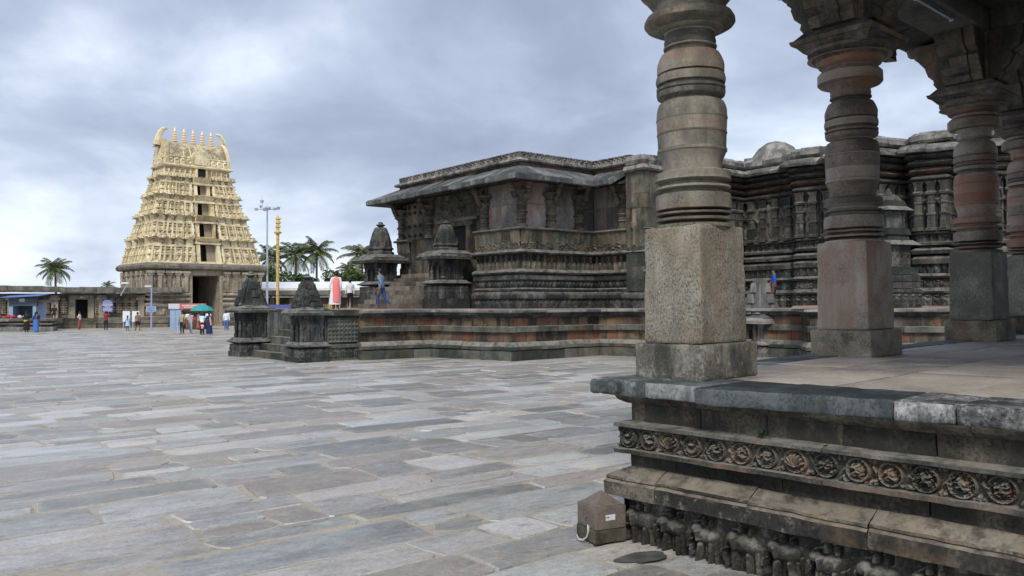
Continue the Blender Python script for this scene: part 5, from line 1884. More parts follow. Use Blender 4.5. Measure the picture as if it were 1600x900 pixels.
base_block(0.25, DX0, 0.25, GD - .25)
base_block(DX1, GW - .25, 0.25, GD - .25)
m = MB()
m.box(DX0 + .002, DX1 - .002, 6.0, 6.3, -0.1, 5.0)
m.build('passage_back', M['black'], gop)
m = MB()
m.box(DX0 + .002, DX1 - .002, 0.27, GD - .27, 4.95, 5.498)
m.build('lintel', M['granite'], gop)
for sid in (0, 1):
    xa, xb = (0.0, DX0 - .12) if sid == 0 else (DX1 + .12, GW)
    seg = [(xa, GD), (xa, 0), (xb, 0)] if sid == 0 else [(xa, 0), (xb, 0), (xb, GD)]
    moulding('base_moulding', seg, [(-.4, -0.1), (.25, -0.1), (.25, .35), (.12, .42), (.12, .7), (.2, .8), (.2, .95), (0, 1.1), (-.4, 1.1)], M['granite_dark'], gop)
    moulding('base_moulding', seg, [(-.4, 1.9), (.05, 1.9), (.15, 2.05), (.15, 2.2), (.0, 2.3), (-.4, 2.3)], M['granite'], gop)
    moulding('base_moulding', seg, [(-.4, 2.5), (.05, 2.5), (.12, 2.62), (.0, 2.75), (-.4, 2.75)], M['granite'], gop)
    moulding('base_moulding', seg, [(-.4, 2.95), (.08, 2.95), (.16, 3.1), (.0, 3.25), (-.4, 3.25)], M['granite'], gop)
    frieze('base_relief', seg, 1.15, 1.9, 'figures', .9, .16, .09, M['granite'], gop, rngg, -.12, 5)
    frieze('base_relief', seg, 3.3, 5.35, 'deity', 1.0, .20, .09, M['granite'], gop, rngg, -.2, 6)
    # tall engaged pilasters with brackets
    xs = (0.3, 1.15, 2.0, 2.8, 3.6) if sid == 0 else (7.6, 8.5, 9.5, 10.3, 11.1)
    for x in xs:
        m = MB()
        m.box(x - .16, x + .16, -.12, .2, 3.3, 4.9)
        m.box(x - .26, x + .26, -.18, .2, 4.9, 5.1)
        m.box(x - .36, x + .36, -.24, .2, 5.1, 5.32)
        m.jitter(.03, 3, int(x * 10))
        m.build('base_pilaster', M['granite'], gop)
for y in (1.2, 2.6, 4.1, 5.6, 7.1):
    m = MB()
    m.box(-.12, .2, y - .16, y + .16, 3.3, 4.9)
    m.box(-.20, .2, y - .3, y + .3, 4.9, 5.32)
    m.build('base_pilaster', M['granite'], gop)
for x0, x1 in ((DX0 - .12, DX0 + .18), (DX1 - .18, DX1 + .12)):
    m = MB()
    m.box(x0, x1, 0.05, .9, -.1, 4.96)
    m.build('door_jamb', M['granite'], gop)
moulding('base_cornice', grect(0), [(-.5, 5.42), (.15, 5.45), (.34, 5.58), (.36, 5.82), (.22, 5.98), (0, 6.1), (-.5, 6.1)], M['granite_dark'], gop)

tiers = [(6.1, 8.45, 0.05, 0.62), (8.45, 10.75, 0.65, 1.18), (10.75, 12.8, 1.25, 1.68), (12.8, 14.65, 1.75, 2.12)]
wins = [(6.25, 8.0, 0.88), (8.75, 10.1, 0.76), (10.95, 12.15, 0.66), (12.95, 14.0, 0.56)]
CX = GW / 2 + 0.2


def gbox(name, x0, x1, y0, y1, z0, z1, mat, jit=0.02, seed=0):
    m = MB()
    m.box(x0, x1, y0, y1, z0, z1)
    if jit:
        m.jitter(jit, 3, seed)
    return m.build(name, mat, gop)


for ti, ((z0, z1, i0, i1), (wz0, wz1, hw)) in enumerate(zip(tiers, wins)):
    H = z1 - z0
    sc_ = 1 - ti * 0.13
    # body of the storey, split around the window bay
    m = MB()
    b_ = i0 + .52
    m.box(b_, CX - hw - .35, b_, GD - b_, z0 - .02, z1)
    m.box(CX + hw + .35, GW - b_, b_, GD - b_, z0 - .02, z1)
    m.box(CX - hw - .34, CX + hw + .34, b_ + 1.3, GD - b_, z0 - .02, z1)
    m.build('storey', M['cream_dirt'], gop)
    # stepped cornice and base of the storey
    gsweep('storey_base', i0, [(-.6, z0), (.02, z0), (.02, z0 + .14), (-.08, z0 + .2), (-.6, z0 + .2)], M['cream'])
    front = [((i0), GD - i0), (i0, i0), (CX - hw - .5, i0)]
    front2 = [(CX + hw + .5, i0), (GW - i0, i0), (GW - i0, GD - i0)]
    for seg in (front, front2):
        zc = z0 + H * .66
        moulding('cornice', seg, [(-.7, zc), (-.10, zc), (.0, zc + .05), (.02, zc + .14), (-.10, zc + .26), (-.7, zc + .3)], M['cream_dirt'], gop)
        frieze('niche_figures', seg, z0 + .2, zc, 'deity', .56 * sc_, .26, .07, M['cream'], gop, rngg, -.22, 7)
        moulding('string_course', seg, [(-.6, z0 + H * .30), (-.02, z0 + H * .31), (.04, z0 + H * .345), (-.02, z0 + H * .38), (-.6, z0 + H * .38)], M['cream_dirt'], gop)
        moulding('string_course', seg, [(-.6, z0 + H * .56), (.0, z0 + H * .57), (.03, z0 + H * .60), (-.6, z0 + H * .61)], M['cream'], gop)
        frieze('parapet_figures', [(x + (.18 if x < 5 else -.18) * 0, y + .12) if y < 4 else (x + .12 if x < 5 else x - .12, y) for x, y in seg], zc + .28, z1 + .02, 'kudu', .5 * sc_, .2, .075, M['cream_dirt'], gop, rngg, -.22, 6)
    # miniature pavilions standing on the storey edge
    xs = []
    k = 4 if ti < 2 else 3
    for s_ in range(k):
        q = (s_ + .5) / k
        xs.append(i0 + .1 + q * (CX - hw - .6 - i0))
        xs.append(CX + hw + .6 + q * (GW - i0 - .1 - CX - hw - .6))
    for n_, x in enumerate(xs):
        ww = .46 * sc_ if n_ % 4 < 2 else .36 * sc_
        m = MB()
        zc = z0 + H * .66
        m.box(x - ww, x - ww + .14, i0 - .08, i0 + .5, z0 + .2, zc)
        m.box(x + ww - .14, x + ww, i0 - .08, i0 + .5, z0 + .2, zc)
        m.box(x - ww - .05, x + ww + .05, i0 - .04, i0 + .6, zc + .02, zc + .16)
        m.box(x - ww * .9, x + ww * .9, i0 - .02, i0 + .7, zc + .16, zc + .36 * sc_)
        m.rings([[(x + ww * 1.05 * math.cos(a_), y_, zc + .36 * sc_ + H * .26 * math.sin(a_)) for a_ in [math.pi * q_ / 8 for q_ in range(9)]] for y_ in (i0 - .02, i0 + .75)], True, True)
        m.lathe([(.06, zc + .36 * sc_ + H * .25), (.09, zc + .36 * sc_ + H * .30), (.02, zc + .36 * sc_ + H * .38)], 6, x, i0 + .3)
        m.jitter(.03, 4, n_)
        m.build('pavilion', M['cream_dirt'] if (n_ + ti) % 3 else M['cream'], gop)
    for n_ in range(4 if ti < 2 else 3):
        q = (n_ + .5) / (4 if ti < 2 else 3)
        y = i0 + .2 + q * (GD - 2 * i0 - .4)
        ww = .5 * sc_
        zc = z0 + H * .66
        m = MB()
        m.box(i0 - .08, i0 + .5, y - ww, y - ww + .14, z0 + .2, zc)
        m.box(i0 - .08, i0 + .5, y + ww - .14, y + ww, z0 + .2, zc)
        m.box(i0 - .04, i0 + .6, y - ww - .05, y + ww + .05, zc + .02, zc + .16)
        m.rings([[(x_, y + ww * 1.05 * math.cos(a_), zc + .16 + H * .36 * math.sin(a_)) for a_ in [math.pi * q_ / 8 for q_ in range(9)]] for x_ in (i0 - .02, i0 + .75)], True, True)
        m.jitter(.03, 4, n_)
        m.build('pavilion', M['cream_dirt'] if (n_ + ti) % 2 else M['cream'], gop)
    # upper row of small shrine gables set further in, up to the foot of the next storey
    im = i0 + (i1 + .05 - i0) * .62
    for seg in ([(im, GD - im), (im, im), (CX - hw - .5, im)], [(CX + hw + .5, im), (GW - im, im), (GW - im, GD - im)]):
        frieze('gable_row', seg, z1 - .06, z1 + H * .20, 'kudu', .46 * sc_, .20, .075, M['cream'], gop, rngg, -.12, 5)
        moulding('upper_moulding', seg, [(-.5, z1 - H * .18), (.02, z1 - H * .17), (.06, z1 - H * .10), (.0, z1 - .02), (-.10, z1 + H * .18), (-.5, z1 + H * .18)], M['cream_dirt'], gop)
        frieze('stub_pilasters', seg, z0 + .22, z0 + H * .64, 'pilaster', .30 * sc_, .14, .06, M['cream'], gop, rngg, .30 - (im - i0) * .2, 2) if False else None
    # window bay
    gbox('window_jamb', CX - hw - .36, CX - hw, i0 - .10, i0 + 1.2, z0, z1 - .18, M['cream'], .02, ti)
    gbox('window_jamb', CX + hw, CX + hw + .36, i0 - .10, i0 + 1.2, z0, z1 - .18, M['cream'], .02, ti + 5)
    gbox('window_sill', CX - hw - .2, CX + hw + .2, i0 - .14, i0 + 1.2, z0 - .02, wz0, M['cream'], .02, ti + 9)
    gbox('window_head', CX - hw - .5, CX + hw + .5, i0 - .22, i0 + 1.2, wz1 + .02, wz1 + .2, M['cream_dirt'], .02, ti + 14)
    gbox('window_gable', CX - hw - .3, CX + hw + .3, i0 - .06, i0 + 1.2, wz1 + .21, z1 + .1, M['cream'], .03, ti + 19)
    gbox('window_opening', CX - hw, CX + hw, i0 + .95, i0 + 1.1, wz0, wz1, M['black'], 0)
    gbox('window_shutter', CX - .02, CX + hw - .04, i0 + .55, i0 + .62, wz0 + .02, wz1 - .02, M['shutter'], 0)
    # guardian figures beside the window
    for s_ in (-1, 1):
        m = MB()
        x = CX + s_ * (hw + .62)
        m.lathe([(.10, z0 + .15), (.16, z0 + H * .2), (.12, z0 + H * .3), (.19, z0 + H * .42), (.08, z0 + H * .5), (.13, z0 + H * .57), (.03, z0 + H * .68)], 8, x, i0 - .06)
        m.jitter(.05, 5, ti)
        m.build('guardian_figure', M['cream'], gop, smooth=60)

# neck storey and barrel roof
z0, z1, i0 = 14.65, 15.75, 2.25
m = MB()
m.box(i0 + .15, GW - i0 - .15, i0 + .15, GD - i0 - .15, z0 - .02, z1 + .3)
m.build('storey', M['cream_dirt'], gop)
gsweep('storey_base', i0, [(-.6, z0), (.10, z0), (.10, z0 + .14), (-.08, z0 + .22), (-.6, z0 + .22)], M['cream'])
frieze('niche_figures', grect(i0), z0 + .2, z1, 'deity', .55, .22, .075, M['cream'], gop, rngg, -.25, 6)
gsweep('cornice', i0, [(-.7, z1), (.12, z1), (.18, z1 + .12), (.02, z1 + .24), (-.7, z1 + .24)], M['cream_dirt'])
gbox('window_opening', CX - .42, CX + .42, i0 - .12, i0 + .3, z0 + .35, z1 - .1, M['black'], 0)
gbox('window_head', CX - .7, CX + .7, i0 - .3, i0 + .3, z1 - .08, z1 + .12, M['cream'], .02, 4)
for x_ in (CX - .6, CX + .42):
    gbox('window_jamb', x_, x_ + .18, i0 - .25, i0 + .3, z0 + .1, z1 - .1, M['cream'], .02, 3)
cy = GD / 2
zb = z1 + .24


def arch(hw_, zt, n=14, pinch=1.0):
    """horseshoe section: (y, z)"""
    pts = []
    for k in range(n + 1):
        t_ = math.pi * k / n
        y = hw_ * (math.cos(t_) * (1 + .10 * math.sin(2 * t_) * math.copysign(1, math.cos(t_))))
        z = zb + (zt - zb) * (math.sin(t_) ** .85)
        pts.append((y, z))
    return pts


xa, xb = i0 + .25, GW - i0 - .25
rg_ = []
N_ = 14
for k in range(N_ + 1):
    q = k / N_
    x = xa + (xb - xa) * q
    e = abs(q - .5) * 2
    hw_ = 1.62 + .16 * max(0, e - .7) / .3
    zt = 18.15 + .35 * e ** 3
    rg_.append([(x, cy + y, z) for y, z in arch(hw_, zt)])
m = MB()
m.rings(rg_, True, True)
m.jitter(.05, 2, 3)
m.build('barrel_roof', M['cream_dirt'], gop)
# ribs, gable ends and ridge of the barrel roof
for q in np.linspace(0.05, .95, 9):
    x = xa + (xb - xa) * float(q)
    m = MB()
    m.rings([[(x_, cy + y * 1.015, zb + (z - zb) * 1.008) for y, z in arch(1.62, 18.15)] for x_ in (x - .06, x + .06)], True, True)
    m.jitter(.05, 3, 6)
    m.build('roof_rib', M['cream'], gop)
# gables and seated figures along the foot and shoulder of the roof
frieze('roof_figures', [(xa, cy - 1.86), (xb, cy - 1.86)], zb, zb + .85, 'kudu', .62, .26, .07, M['cream'], gop, rngg, -.14, 5)
frieze('roof_figures', [(xa + .2, cy - 1.66), (xb - .2, cy - 1.66)], zb + .85, zb + 1.45, 'jumble', .8, .26, .06, M['cream_dirt'], gop, rngg, -.22, 5, lean=-.2)
frieze('roof_figures', [(xa - .1, cy + 1.7), (xa - .1, cy - 1.7)], zb, zb + 1.2, 'jumble', .8, .26, .06, M['cream'], gop, rngg, .1, 4)
for x, s_ in ((xa, -1), (xb, 1)):
    m = MB()
    m.rings([[(x + s_ * d_, cy + y * f_, zb - .1 + (z - zb) * f_ * 1.03) for y, z in arch(1.9, 18.7)] for d_, f_ in ((-.14, 1.0), (.22, 1.02), (.26, .9))], True, True)
    m.build('gable', M['cream'], gop)
    m = MB()
    m.rings([[(x + s_ * d_, cy + y * f_, zb + .05 + (z - zb) * f_) for y, z in arch(1.2, 17.7)] for d_, f_ in ((.2, 1.0), (.32, .92))], True, True)
    m.build('gable_rosette', M['cream_dirt'], gop)
    # horn: broad at its foot on the gable, curving up and hooking in over the roof
    m = MB()
    pts, rad = [], []
    for k in range(10):
        t_ = k / 9
        th = R(-8 + 118 * t_)
        pts.append((x + s_ * (-.25 + .85 * math.cos(th)), cy, 17.75 + .25 * t_ + 1.75 * math.sin(max(0, th)) ** 1.0))
        rad.append(.40 * (1 - t_) ** .7 + .04)
    m.tube(pts, rad, 8)
    m.jitter(.04, 3, 8)
    m.build('roof_horn', M['cream'], gop)
m = MB()
m.box(xa, xb, cy - .28, cy + .28, 18.05, 18.42)
m.jitter(.03, 3, 2)
m.build('ridge', M['cream'], gop)
# big kudu arch in the middle of the roof
m = MB()
m.rings([[(CX + y * .62, cy - yy, zb + (z - zb) * .72) for y, z in arch(1.6, 18.2)] for yy in (1.25, 1.85, 1.9)], True, True)
m.build('roof_arch', M['cream'], gop)
m = MB()
m.rings([[(CX + y * .40, cy - yy, zb + .1 + (z - zb) * .48) for y, z in arch(1.6, 18.2)] for yy in (1.5, 1.98)], True, True)
m.build('arch_rosette', M['cream_dirt'], gop)
fin = MB()
pr = [(.10, 0)]
for k in range(5):
    a_ = .30 - .03 * k
    z_ = .06 + .25 * k
    pr += [(.09, z_), (a_, z_ + .05), (a_, z_ + .12), (.10, z_ + .20)]
pr += [(.09, 1.32), (.05, 1.45), (.015, 1.58)]
fin.lathe(pr, 14)
me_fin = fin.mesh('roof_finial', M['brass'], 40)
for k in range(5):
    place(me_fin, 'roof_finial', gop, (CX + (k - 2) * .92 - .1, cy, 18.38))

def taper(z):
    # inward lean of each storey (half length lost at height z), then of the roof
    for z0_, z1_, i0_, i1_ in tiers:
        if z0_ <= z < z1_:
            t_ = (z - z0_) / (z1_ - z0_)
            nxt = {6.1: .65, 8.45: 1.25, 10.75: 1.75, 12.8: 2.25}[z0_]
            return i0_, (nxt - i0_) * .86 * t_
    if z >= 14.65:
        return 2.25, min(.34, .30 * (z - 14.65) / 3.6)
    return 0.0, 0.0


seen = set()
for o in list(COL.objects):
    if o.parent is gop and o.type == 'MESH' and o.data.name not in seen and o.name.split('.')[0] != 'roof_finial':
        seen.add(o.data.name)
        for v_ in o.data.vertices:
            if v_.co.z > 6.12:
                i_, d_ = taper(v_.co.z)
                fx = (GW / 2 - i_ - d_) / (GW / 2 - i_)
                fy = (GD / 2 - i_ - d_) / (GD / 2 - i_) if v_.co.z < 14.65 else 1 - .12 * min(1, (v_.co.z - 14.65) / 3)
                v_.co.x = GW / 2 + (v_.co.x - GW / 2) * fx
                v_.co.y = GD / 2 + (v_.co.y - GD / 2) * fy

# ------------------------------------------------------------------ cloister along the left
CLY = 20.0
clo = thing('cloister', 'long low stone cloister with pierced screens and a dark doorway, left of the gateway tower', 'cloister', (-49.6, 71.8, 0), R(CLY))
rngc = random.Random(4)
CLN = 18.3
wallp = [(-14.0, 0), (CLN, 0)]
mats = M['granite_dark']


def cbox(name, x0, x1, y0, y1, z0, z1, mat=mats, jit=.02, par=clo):
    m = MB()
    m.box(x0, x1, y0, y1, z0, z1)
    if jit:
        m.jitter(jit, 2, int(abs(x0) * 10))
    return m.build(name, mat, par)


for z0, z1, y0 in ((-.05, .3, -.9), (.3, .42, -.7), (.42, .72, -.78), (.72, .95, -.5)):
    cbox('plinth_course', -14, 9.55, y0, 4, z0 + .004, z1, jit=.03)
    cbox('plinth_course', 12.3, CLN, y0, 4, z0 + .004, z1, jit=.03)
for k in range(3):
    cbox('door_step', 9.6, 12.25, -1.2 + .35 * k, 3.9, .3 * k - .02, .3 * (k + 1) - .004, jit=.01)
DOOR0, DOOR1 = 10.35, 11.4
cbox('wall', -14, DOOR0 - .5, .35, 3.5, .95, 3.05)
cbox('wall', DOOR1 + .5, CLN, .35, 3.5, .95, 3.05)
cbox('wall', DOOR0 - .49, DOOR1 + .49, .35, 3.5, 2.75, 3.05)
cbox('door_opening', DOOR0, DOOR1, .9, 1.0, .9, 2.75, M['black'], 0)
for a_ in (DOOR0 - .5, DOOR1):
    cbox('door_jamb', a_, a_ + .5, .2, .9, .9, 2.9, M['granite'])
cbox('door_lintel', DOOR0 - .5, DOOR1 + .5, .18, .9, 2.62, 3.0, M['granite'])
cbox('nameplate', DOOR0 + .42, DOOR0 + .7, .14, .175, 2.74, 2.9, M['plate'], 0)
for x in (-12, -8.5, -5, -1.4, 1.9, 5.3, 8.75, 12.6, 15.9):
    p = cbox('pillar', x - .27, x + .27, -.1, .34, .95, 2.55, M['granite'])
    cbox('pillar_capital', x - .42, x + .42, -.25, .34, 2.55, 2.8, M['granite'], par=p)
    cbox('pillar_capital', x - .33, x + .33, -.18, .34, 2.81, 3.0, M['granite'], par=p)
for x0, x1 in ((2.3, 4.9), (5.75, 8.35), (9.1, 9.75), (12.0, 12.3), (13.0, 15.5)):
    f = MB()
    relief(f, (x0, .30), (x1, .30), 1.35, 2.75, 'lattice', .70, .10, .055, rngc, 1)
    o = f.build('pierced_screen', M['granite'], clo, smooth=None, recalc=False)
    o.data.flip_normals()
    cbox('screen_back', x0, x1, .27, .29, 1.35, 2.75, M['black'], 0)
cbox('ceiling_beam', -14, CLN, .0, 1.0, 3.05, 3.16)
x = -14.0
while x < CLN + .6:
    l = rngc.uniform(1.2, 2.0)
    z_ = .10 if -1 < x < 9 else (0.0 if x > 9 else -.12)
    cbox('eave_slab', x, x + l - .02, -1.05, 1.2, 3.17 + z_, 3.30 + z_ + rngc.uniform(-.02, .02), M['eave'], .03)
    cbox('roof_parapet', x, x + l - .02, -.6, 3.8, 3.31 + z_, 3.72 + z_ + rngc.uniform(-.06, .06), mats, .05)
    x += l
# a slanted white flood lamp post on the roof edge
fp = thing('flood_lamp', 'slanting white flood lamp bracket over the cloister eave', 'lamp', (-32.8, 70.0, 2.9))
m = MB()
m.tube([(-.35, 0, 0), (.22, 0, 1.05)], .045, 6)
m.build('arm', M['steel'], fp)
m = MB()
m.box(-.28, .34, -.12, .12, 1.0, 1.12)
m.build('lamp_head', M['white'], fp)
m = MB()
m.tube([(-.35, 0, 0), (-.6, .6, 0.1)], .04, 6)
m.build('bracket', M['steel'], fp)

# notice boards and signs
ZS = {'A': 0}


FONT = {
 'A': '010101111101101', 'B': '110101110101110', 'C': '011100100100011', 'D': '110101101101110', 'E': '111100110100111', 'H': '101101111101101', 'I': '111010010010111',
 'L': '100100100100111', 'M': '101111111101101', 'N': '110101101101101', 'O': '010101101101010', 'P': '110101110100100', 'R': '110101110101101', 'S': '011100010001110', 'T': '111010010010010', 'U': '101101101101111'}


def print_bars(parent, rows, w, z0, z1, y, mat, rng):
    """illegible rows of print, as flat marks on a board"""
    m = MB()
    h = (z1 - z0) / len(rows)
    for r_, frac in enumerate(rows):
        z = z1 - (r_ + .78) * h
        x = -w * frac
        while x < w * frac:
            l = rng.uniform(.05, .13)
            m.box(x, min(x + l, w * frac), y - .006, y, z, z + h * .55)
            x += l + .035
    return m.build('print', mat, parent, smooth=None)


sg = thing('notice_sign', 'blue notice sign with rows of white print on the cloister screen', 'sign', (-37.15, 75.9, 0), R(CLY))
m = MB()
m.box(-.46, .46, -.03, .03, 1.45, 2.62)
bd = m.build('board', M['blue'], sg)
print_bars(bd, (.55, .85, .85), .44, 2.2, 2.55, -.032, M['white'], rngc)
m = MB()
m.box(-.42, .42, -.036, -.032, 2.06, 2.14)
m.build('white_bar', M['white'], bd)
print_bars(bd, (.5, .8, .9, .8), .44, 1.5, 2.0, -.032, M['white'], rngc)
for s_ in (-1, 1):
    m = MB()
    m.tube([(s_ * .3, .03, 2.0), (s_ * .3, .5, 2.0)], .02, 5)
    m.build('bracket', M['steel'], sg)
for i, (x, y, lab) in enumerate(((-32.85, 70.4, 'blank white notice board with a pinkish foot, left of the pair by the tower base'), (-32.1, 70.5, 'blank white notice board, right of the pair by the tower base'))):
    nb_ = thing('notice_board', lab, 'notice board', (x, y, 0), R(10), 'white notice boards')
    m = MB()
    m.box(-.29, .29, -.03, .03, .68, 1.58)
    m.build('board', M['white'], nb_)
    for s_ in (-1, 1):
        m = MB()
        m.box(s_ * .24 - .03, s_ * .24 + .03, .031, .08, 0, 1.5)
        m.build('leg', M['steel'], nb_)

# street lamp with a sign plate
sl = thing('street_lamp', 'pale lavender street lamp post with a small blue sign plate', 'street lamp', (-29.5, 67.6, 0), R(10))
m = MB()
m.tube([(0, 0, 0), (0, 0, 3.5)], [.07, .055], 8)
m.build('post', plain('lavender_paint', (0.36, 0.36, 0.66), .55), sl)
m = MB()
m.tube([(0, 0, 3.45), (-.2, 0, 3.62)], .035, 6)
m.build('arm', M['steel'], sl)
m = MB()
m.frustum(-.25, 0, 3.58, 3.70, .28, .10, .22, .07)
m.build('lamp_head', M['steel'], sl)
m = MB()
m.box(-.38, .38, -.09, -.06, 1.55, 1.98)
sp_ = m.build('sign_plate', M['paleblue'], sl)
print_bars(sp_, (.8, .7), .36, 1.6, 1.93, -.092, M['blue'], rngc)

# flood light mast
ml = thing('floodlight_mast', 'tall slim grey floodlight mast right of the gateway tower', 'mast', (-25.2, 85.0, 0))
m = MB()
m.tube([(0, 0, 0), (0, 0, 4), (0, 0, 12.0)], [.16, .125, .07], 8)
m.build('mast', M['steel'], ml)
m = MB()
m.lathe([(.07, 11.85), (.36, 11.95), (.36, 12.03), (.2, 12.12), (.1, 12.2)], 10)
m.tube([(-1.15, 0, 11.9), (1.15, 0, 11.9)], .05, 5)
m.tube([(0, -.9, 11.95), (0, .9, 11.95)], .05, 5)
m.tube([(-.5, 0, 12.0), (-.55, 0, 13.3)], .025, 5)
m.build('lamp_ring', M['steel'], ml)
for k, (x, y, z) in enumerate(((-1.15, 0, 11.9), (1.15, 0, 12.0), (-.75, .3, 12.2), (.8, -.2, 11.9), (0, -.9, 11.75), (0, .9, 12.1), (-.55, 0, 12.7))):
    m = MB()
    m.frustum(x, y, z - .13, z + .13, .11, .09, .16, .13, k)
    m.build('flood_lamp', M['steel'], ml)

# gilded flag pillar
fpx = thing('gilded_flag_pillar', 'slender gilded temple flag pillar with blue barrier at its foot', 'pillar', (-14.75, 52.0, 0))
m = MB()
for k, (w_, z0, z1) in enumerate(((1.5, 0, .4), (1.2, .4, .8), (.9, .8, 1.5))):
    m.box(-w_, w_, -w_, w_, z0, z1)
m.build('pedestal', M['granite_dark'], fpx)
m = MB()
pr = [(.10, 1.5)]
for k in range(17):
    z = 1.6 + k * .29
    pr += [(.095, z), (.095, z + .235), (.12, z + .26), (.095, z + .285)]
pr += [(.12, 6.55), (.23, 6.6), (.25, 6.66), (.13, 6.75), (.10, 6.8)]
m.lathe(pr, 12)
m.build('shaft', M['gilt'], fpx, smooth=40)
m = MB()
m.lathe([(.11, 6.78), (.11, 7.5), (.03, 7.75)], 8)
for z in (6.95, 7.2, 7.45):
    m.box(-.02, .20, -.03, .03, z, z + .13)
    m.lathe([(.13, z), (.16, z + .05), (.13, z + .1)], 8)
m.build('flag_head', M['gilt'], fpx)
m = MB()
for x0, y0, x1, y1 in ((-.95, -.95, 1.6, -.95), (-.95, .95, 1.6, .95)):
    m.box(x0, x1, y0 - .02, y0 + .02, 1.55, 2.08)
m.box(1.58, 1.62, -.95, .95, 1.55, 2.08)
m.box(-.97, -.93, -.95, .95, 1.55, 2.08)
m.build('barrier', M['blue'], fpx)

# far cloister with a white sheet roof behind the platform
fc = thing('far_cloister', 'far cloister with a bright white sheet roof behind the temple platform', 'cloister', (-28.0, 93.0, 0), R(-4))
cb = lambda n, *a: cbox(n, *a[:6], a[6] if len(a) > 6 else mats, .03, fc)
cb('wall', -2, 22, .4, 4, 0, 2.9)
cb('eave_slab', -2, 22, -.8, 4, 2.95, 3.15, M['eave'])
cb('roof_parapet', -2, 22, -.3, 4, 3.16, 3.65)
for k in range(11):
    cb('pillar', -1.4 + 2.2 * k, -1.0 + 2.2 * k, -.05, .39, .4, 2.9, M['granite'])
cb('plinth', -2, 22, -.9, 4, -.05, .8)
m = MB()
m.rings([[(x, 1.0, 3.9), (x, 5, 4.75), (x, 9, 4.3)] for x in (-3.0, 20.0)], False, False)
m.build('sheet_roof', M['white'], fc, smooth=None)
m = MB()
m.box(-3, 20, 1.0, 1.1, 3.66, 3.88)
m.build('fascia', M['white'], fc)
for k in range(6):
    m = MB()
    m.tube([(-2.5 + 4.3 * k, 5, 3.2), (-2.5 + 4.3 * k, 5, 4.72)], .06, 6)
    m.build('roof_post', M['steel'], fc)
m = MB()
for k in range(40):
    m.box(.5 + .22 * k, .56 + .22 * k, -1.3, -1.27, 1.2, 2.1)
m.build('railing', M['gilt'], fc, kind='stuff')

# low stone platform at the left edge and the kiosk behind it
lp_ = thing('stone_platform', 'low grey stone platform with moulded edge at the left edge of the courtyard', 'platform', (-42.9, 66.2, 0), R(2))
lrun = [(-6, 0.0), (6.0, 0.0), (4.6, 3.5)]
course('edge_stone', lrun, [(0, -.05), (.0, .32), (-.06, .36), (-.8, .36), (-.8, -.05)], 1.6, M['cap'], lp_, rngc)
course('edge_stone', lrun, [(-.18, .36), (-.18, .55), (-.8, .55), (-.8, .36)], 1.6, M['temple_dark'], lp_, rngc)
course('edge_stone', lrun, [(-.08, .55), (-.05, .68), (-.8, .68), (-.8, .55)], 1.6, M['cap'], lp_, rngc)
course('edge_stone', lrun, [(-.2, .68), (-.2, .82), (-.8, .82), (-.8, .68)], 1.6, M['temple_dark'], lp_, rngc)
course('edge_stone', lrun, [(-.02, .82), (.02, .98), (-.8, 1.02), (-.8, .82)], 1.6, M['cap'], lp_, rngc)
m = MB()
m.prism([(-6, .7), (5.2, .7), (4.1, 3.4), (-6, 3.4)], 0, 1.0)
m.build('top', M['cap'], lp_)
ki = thing('kiosk', 'small pale blue kiosk with a blue tarpaulin awning and red goods', 'kiosk', (-41.6, 71.0, 0), R(6))
for x_ in (-1.1, .8):
    m = MB()
    m.box(x_, x_ + .3, -.9, .9, 0, 2.3)
    m.build('side_wall', M['paleblue'], ki)
m = MB()
m.box(-.79, .79, .3, .5, 0, 2.3)
m.build('back_wall', M['kiosk'], ki)
m = MB()
m.box(-1.1, 1.1, -.95, -.6, 2.05, 2.7)
m.build('fascia', M['kiosk'], ki)
m = MB()
m.box(-.79, .79, -.93, -.5, 0, 1.0)
m.build('counter', M['kiosk'], ki)
m = MB()
m.rings([[(-1.9, -1.5, 2.72), (-1.9, 1.0, 2.95)], [(0, -1.6, 2.8), (0, 1.0, 3.05)], [(1.5, -1.5, 2.88), (1.5, 1.0, 3.1)]], False, False)
V = list(m.v)
F = list(m.f)
m.add([(x, y, z - .05) for x, y, z in V], [tuple(reversed(f_)) for f_ in F])
m.build('awning', M['bluesheet'], ki, recalc=False)
m = MB()
m.rings([[(1.1, -1.5, 2.7), (1.1, .5, 2.8)], [(2.0, -1.4, 2.25), (2.0, .5, 2.35)]], False, False)
m.build('side_flap', M['wood'], ki, recalc=False)
for x in (-1.7, 1.35):
    m = MB()
    m.tube([(x, -1.4, 0), (x, -1.4, 2.75)], .04, 5)
    m.build('awning_post', M['wood'], ki)
m = MB()
m.box(-.25, .2, -1.0, -.96, 2.4, 2.68)
m.build('white_box', M['plate'], ki)
gd = thing('goods_heap', 'heap of small red goods in front of the blue kiosk', 'goods', (-42.0, 68.6, 1.02))
for k in range(14):
    m = MB()
    x, y = rngc.uniform(-1.0, 1.4), rngc.uniform(-.3, .3)
    r_ = rngc.uniform(.12, .2)
    m.lathe([(r_ * .4, 0), (r_, r_ * .5), (r_ * .9, r_ * 1.2), (r_ * .2, r_ * 1.6)], 8, x, y)
    m.build('bundle', M['redgoods'] if k % 4 else M['plate'], gd)

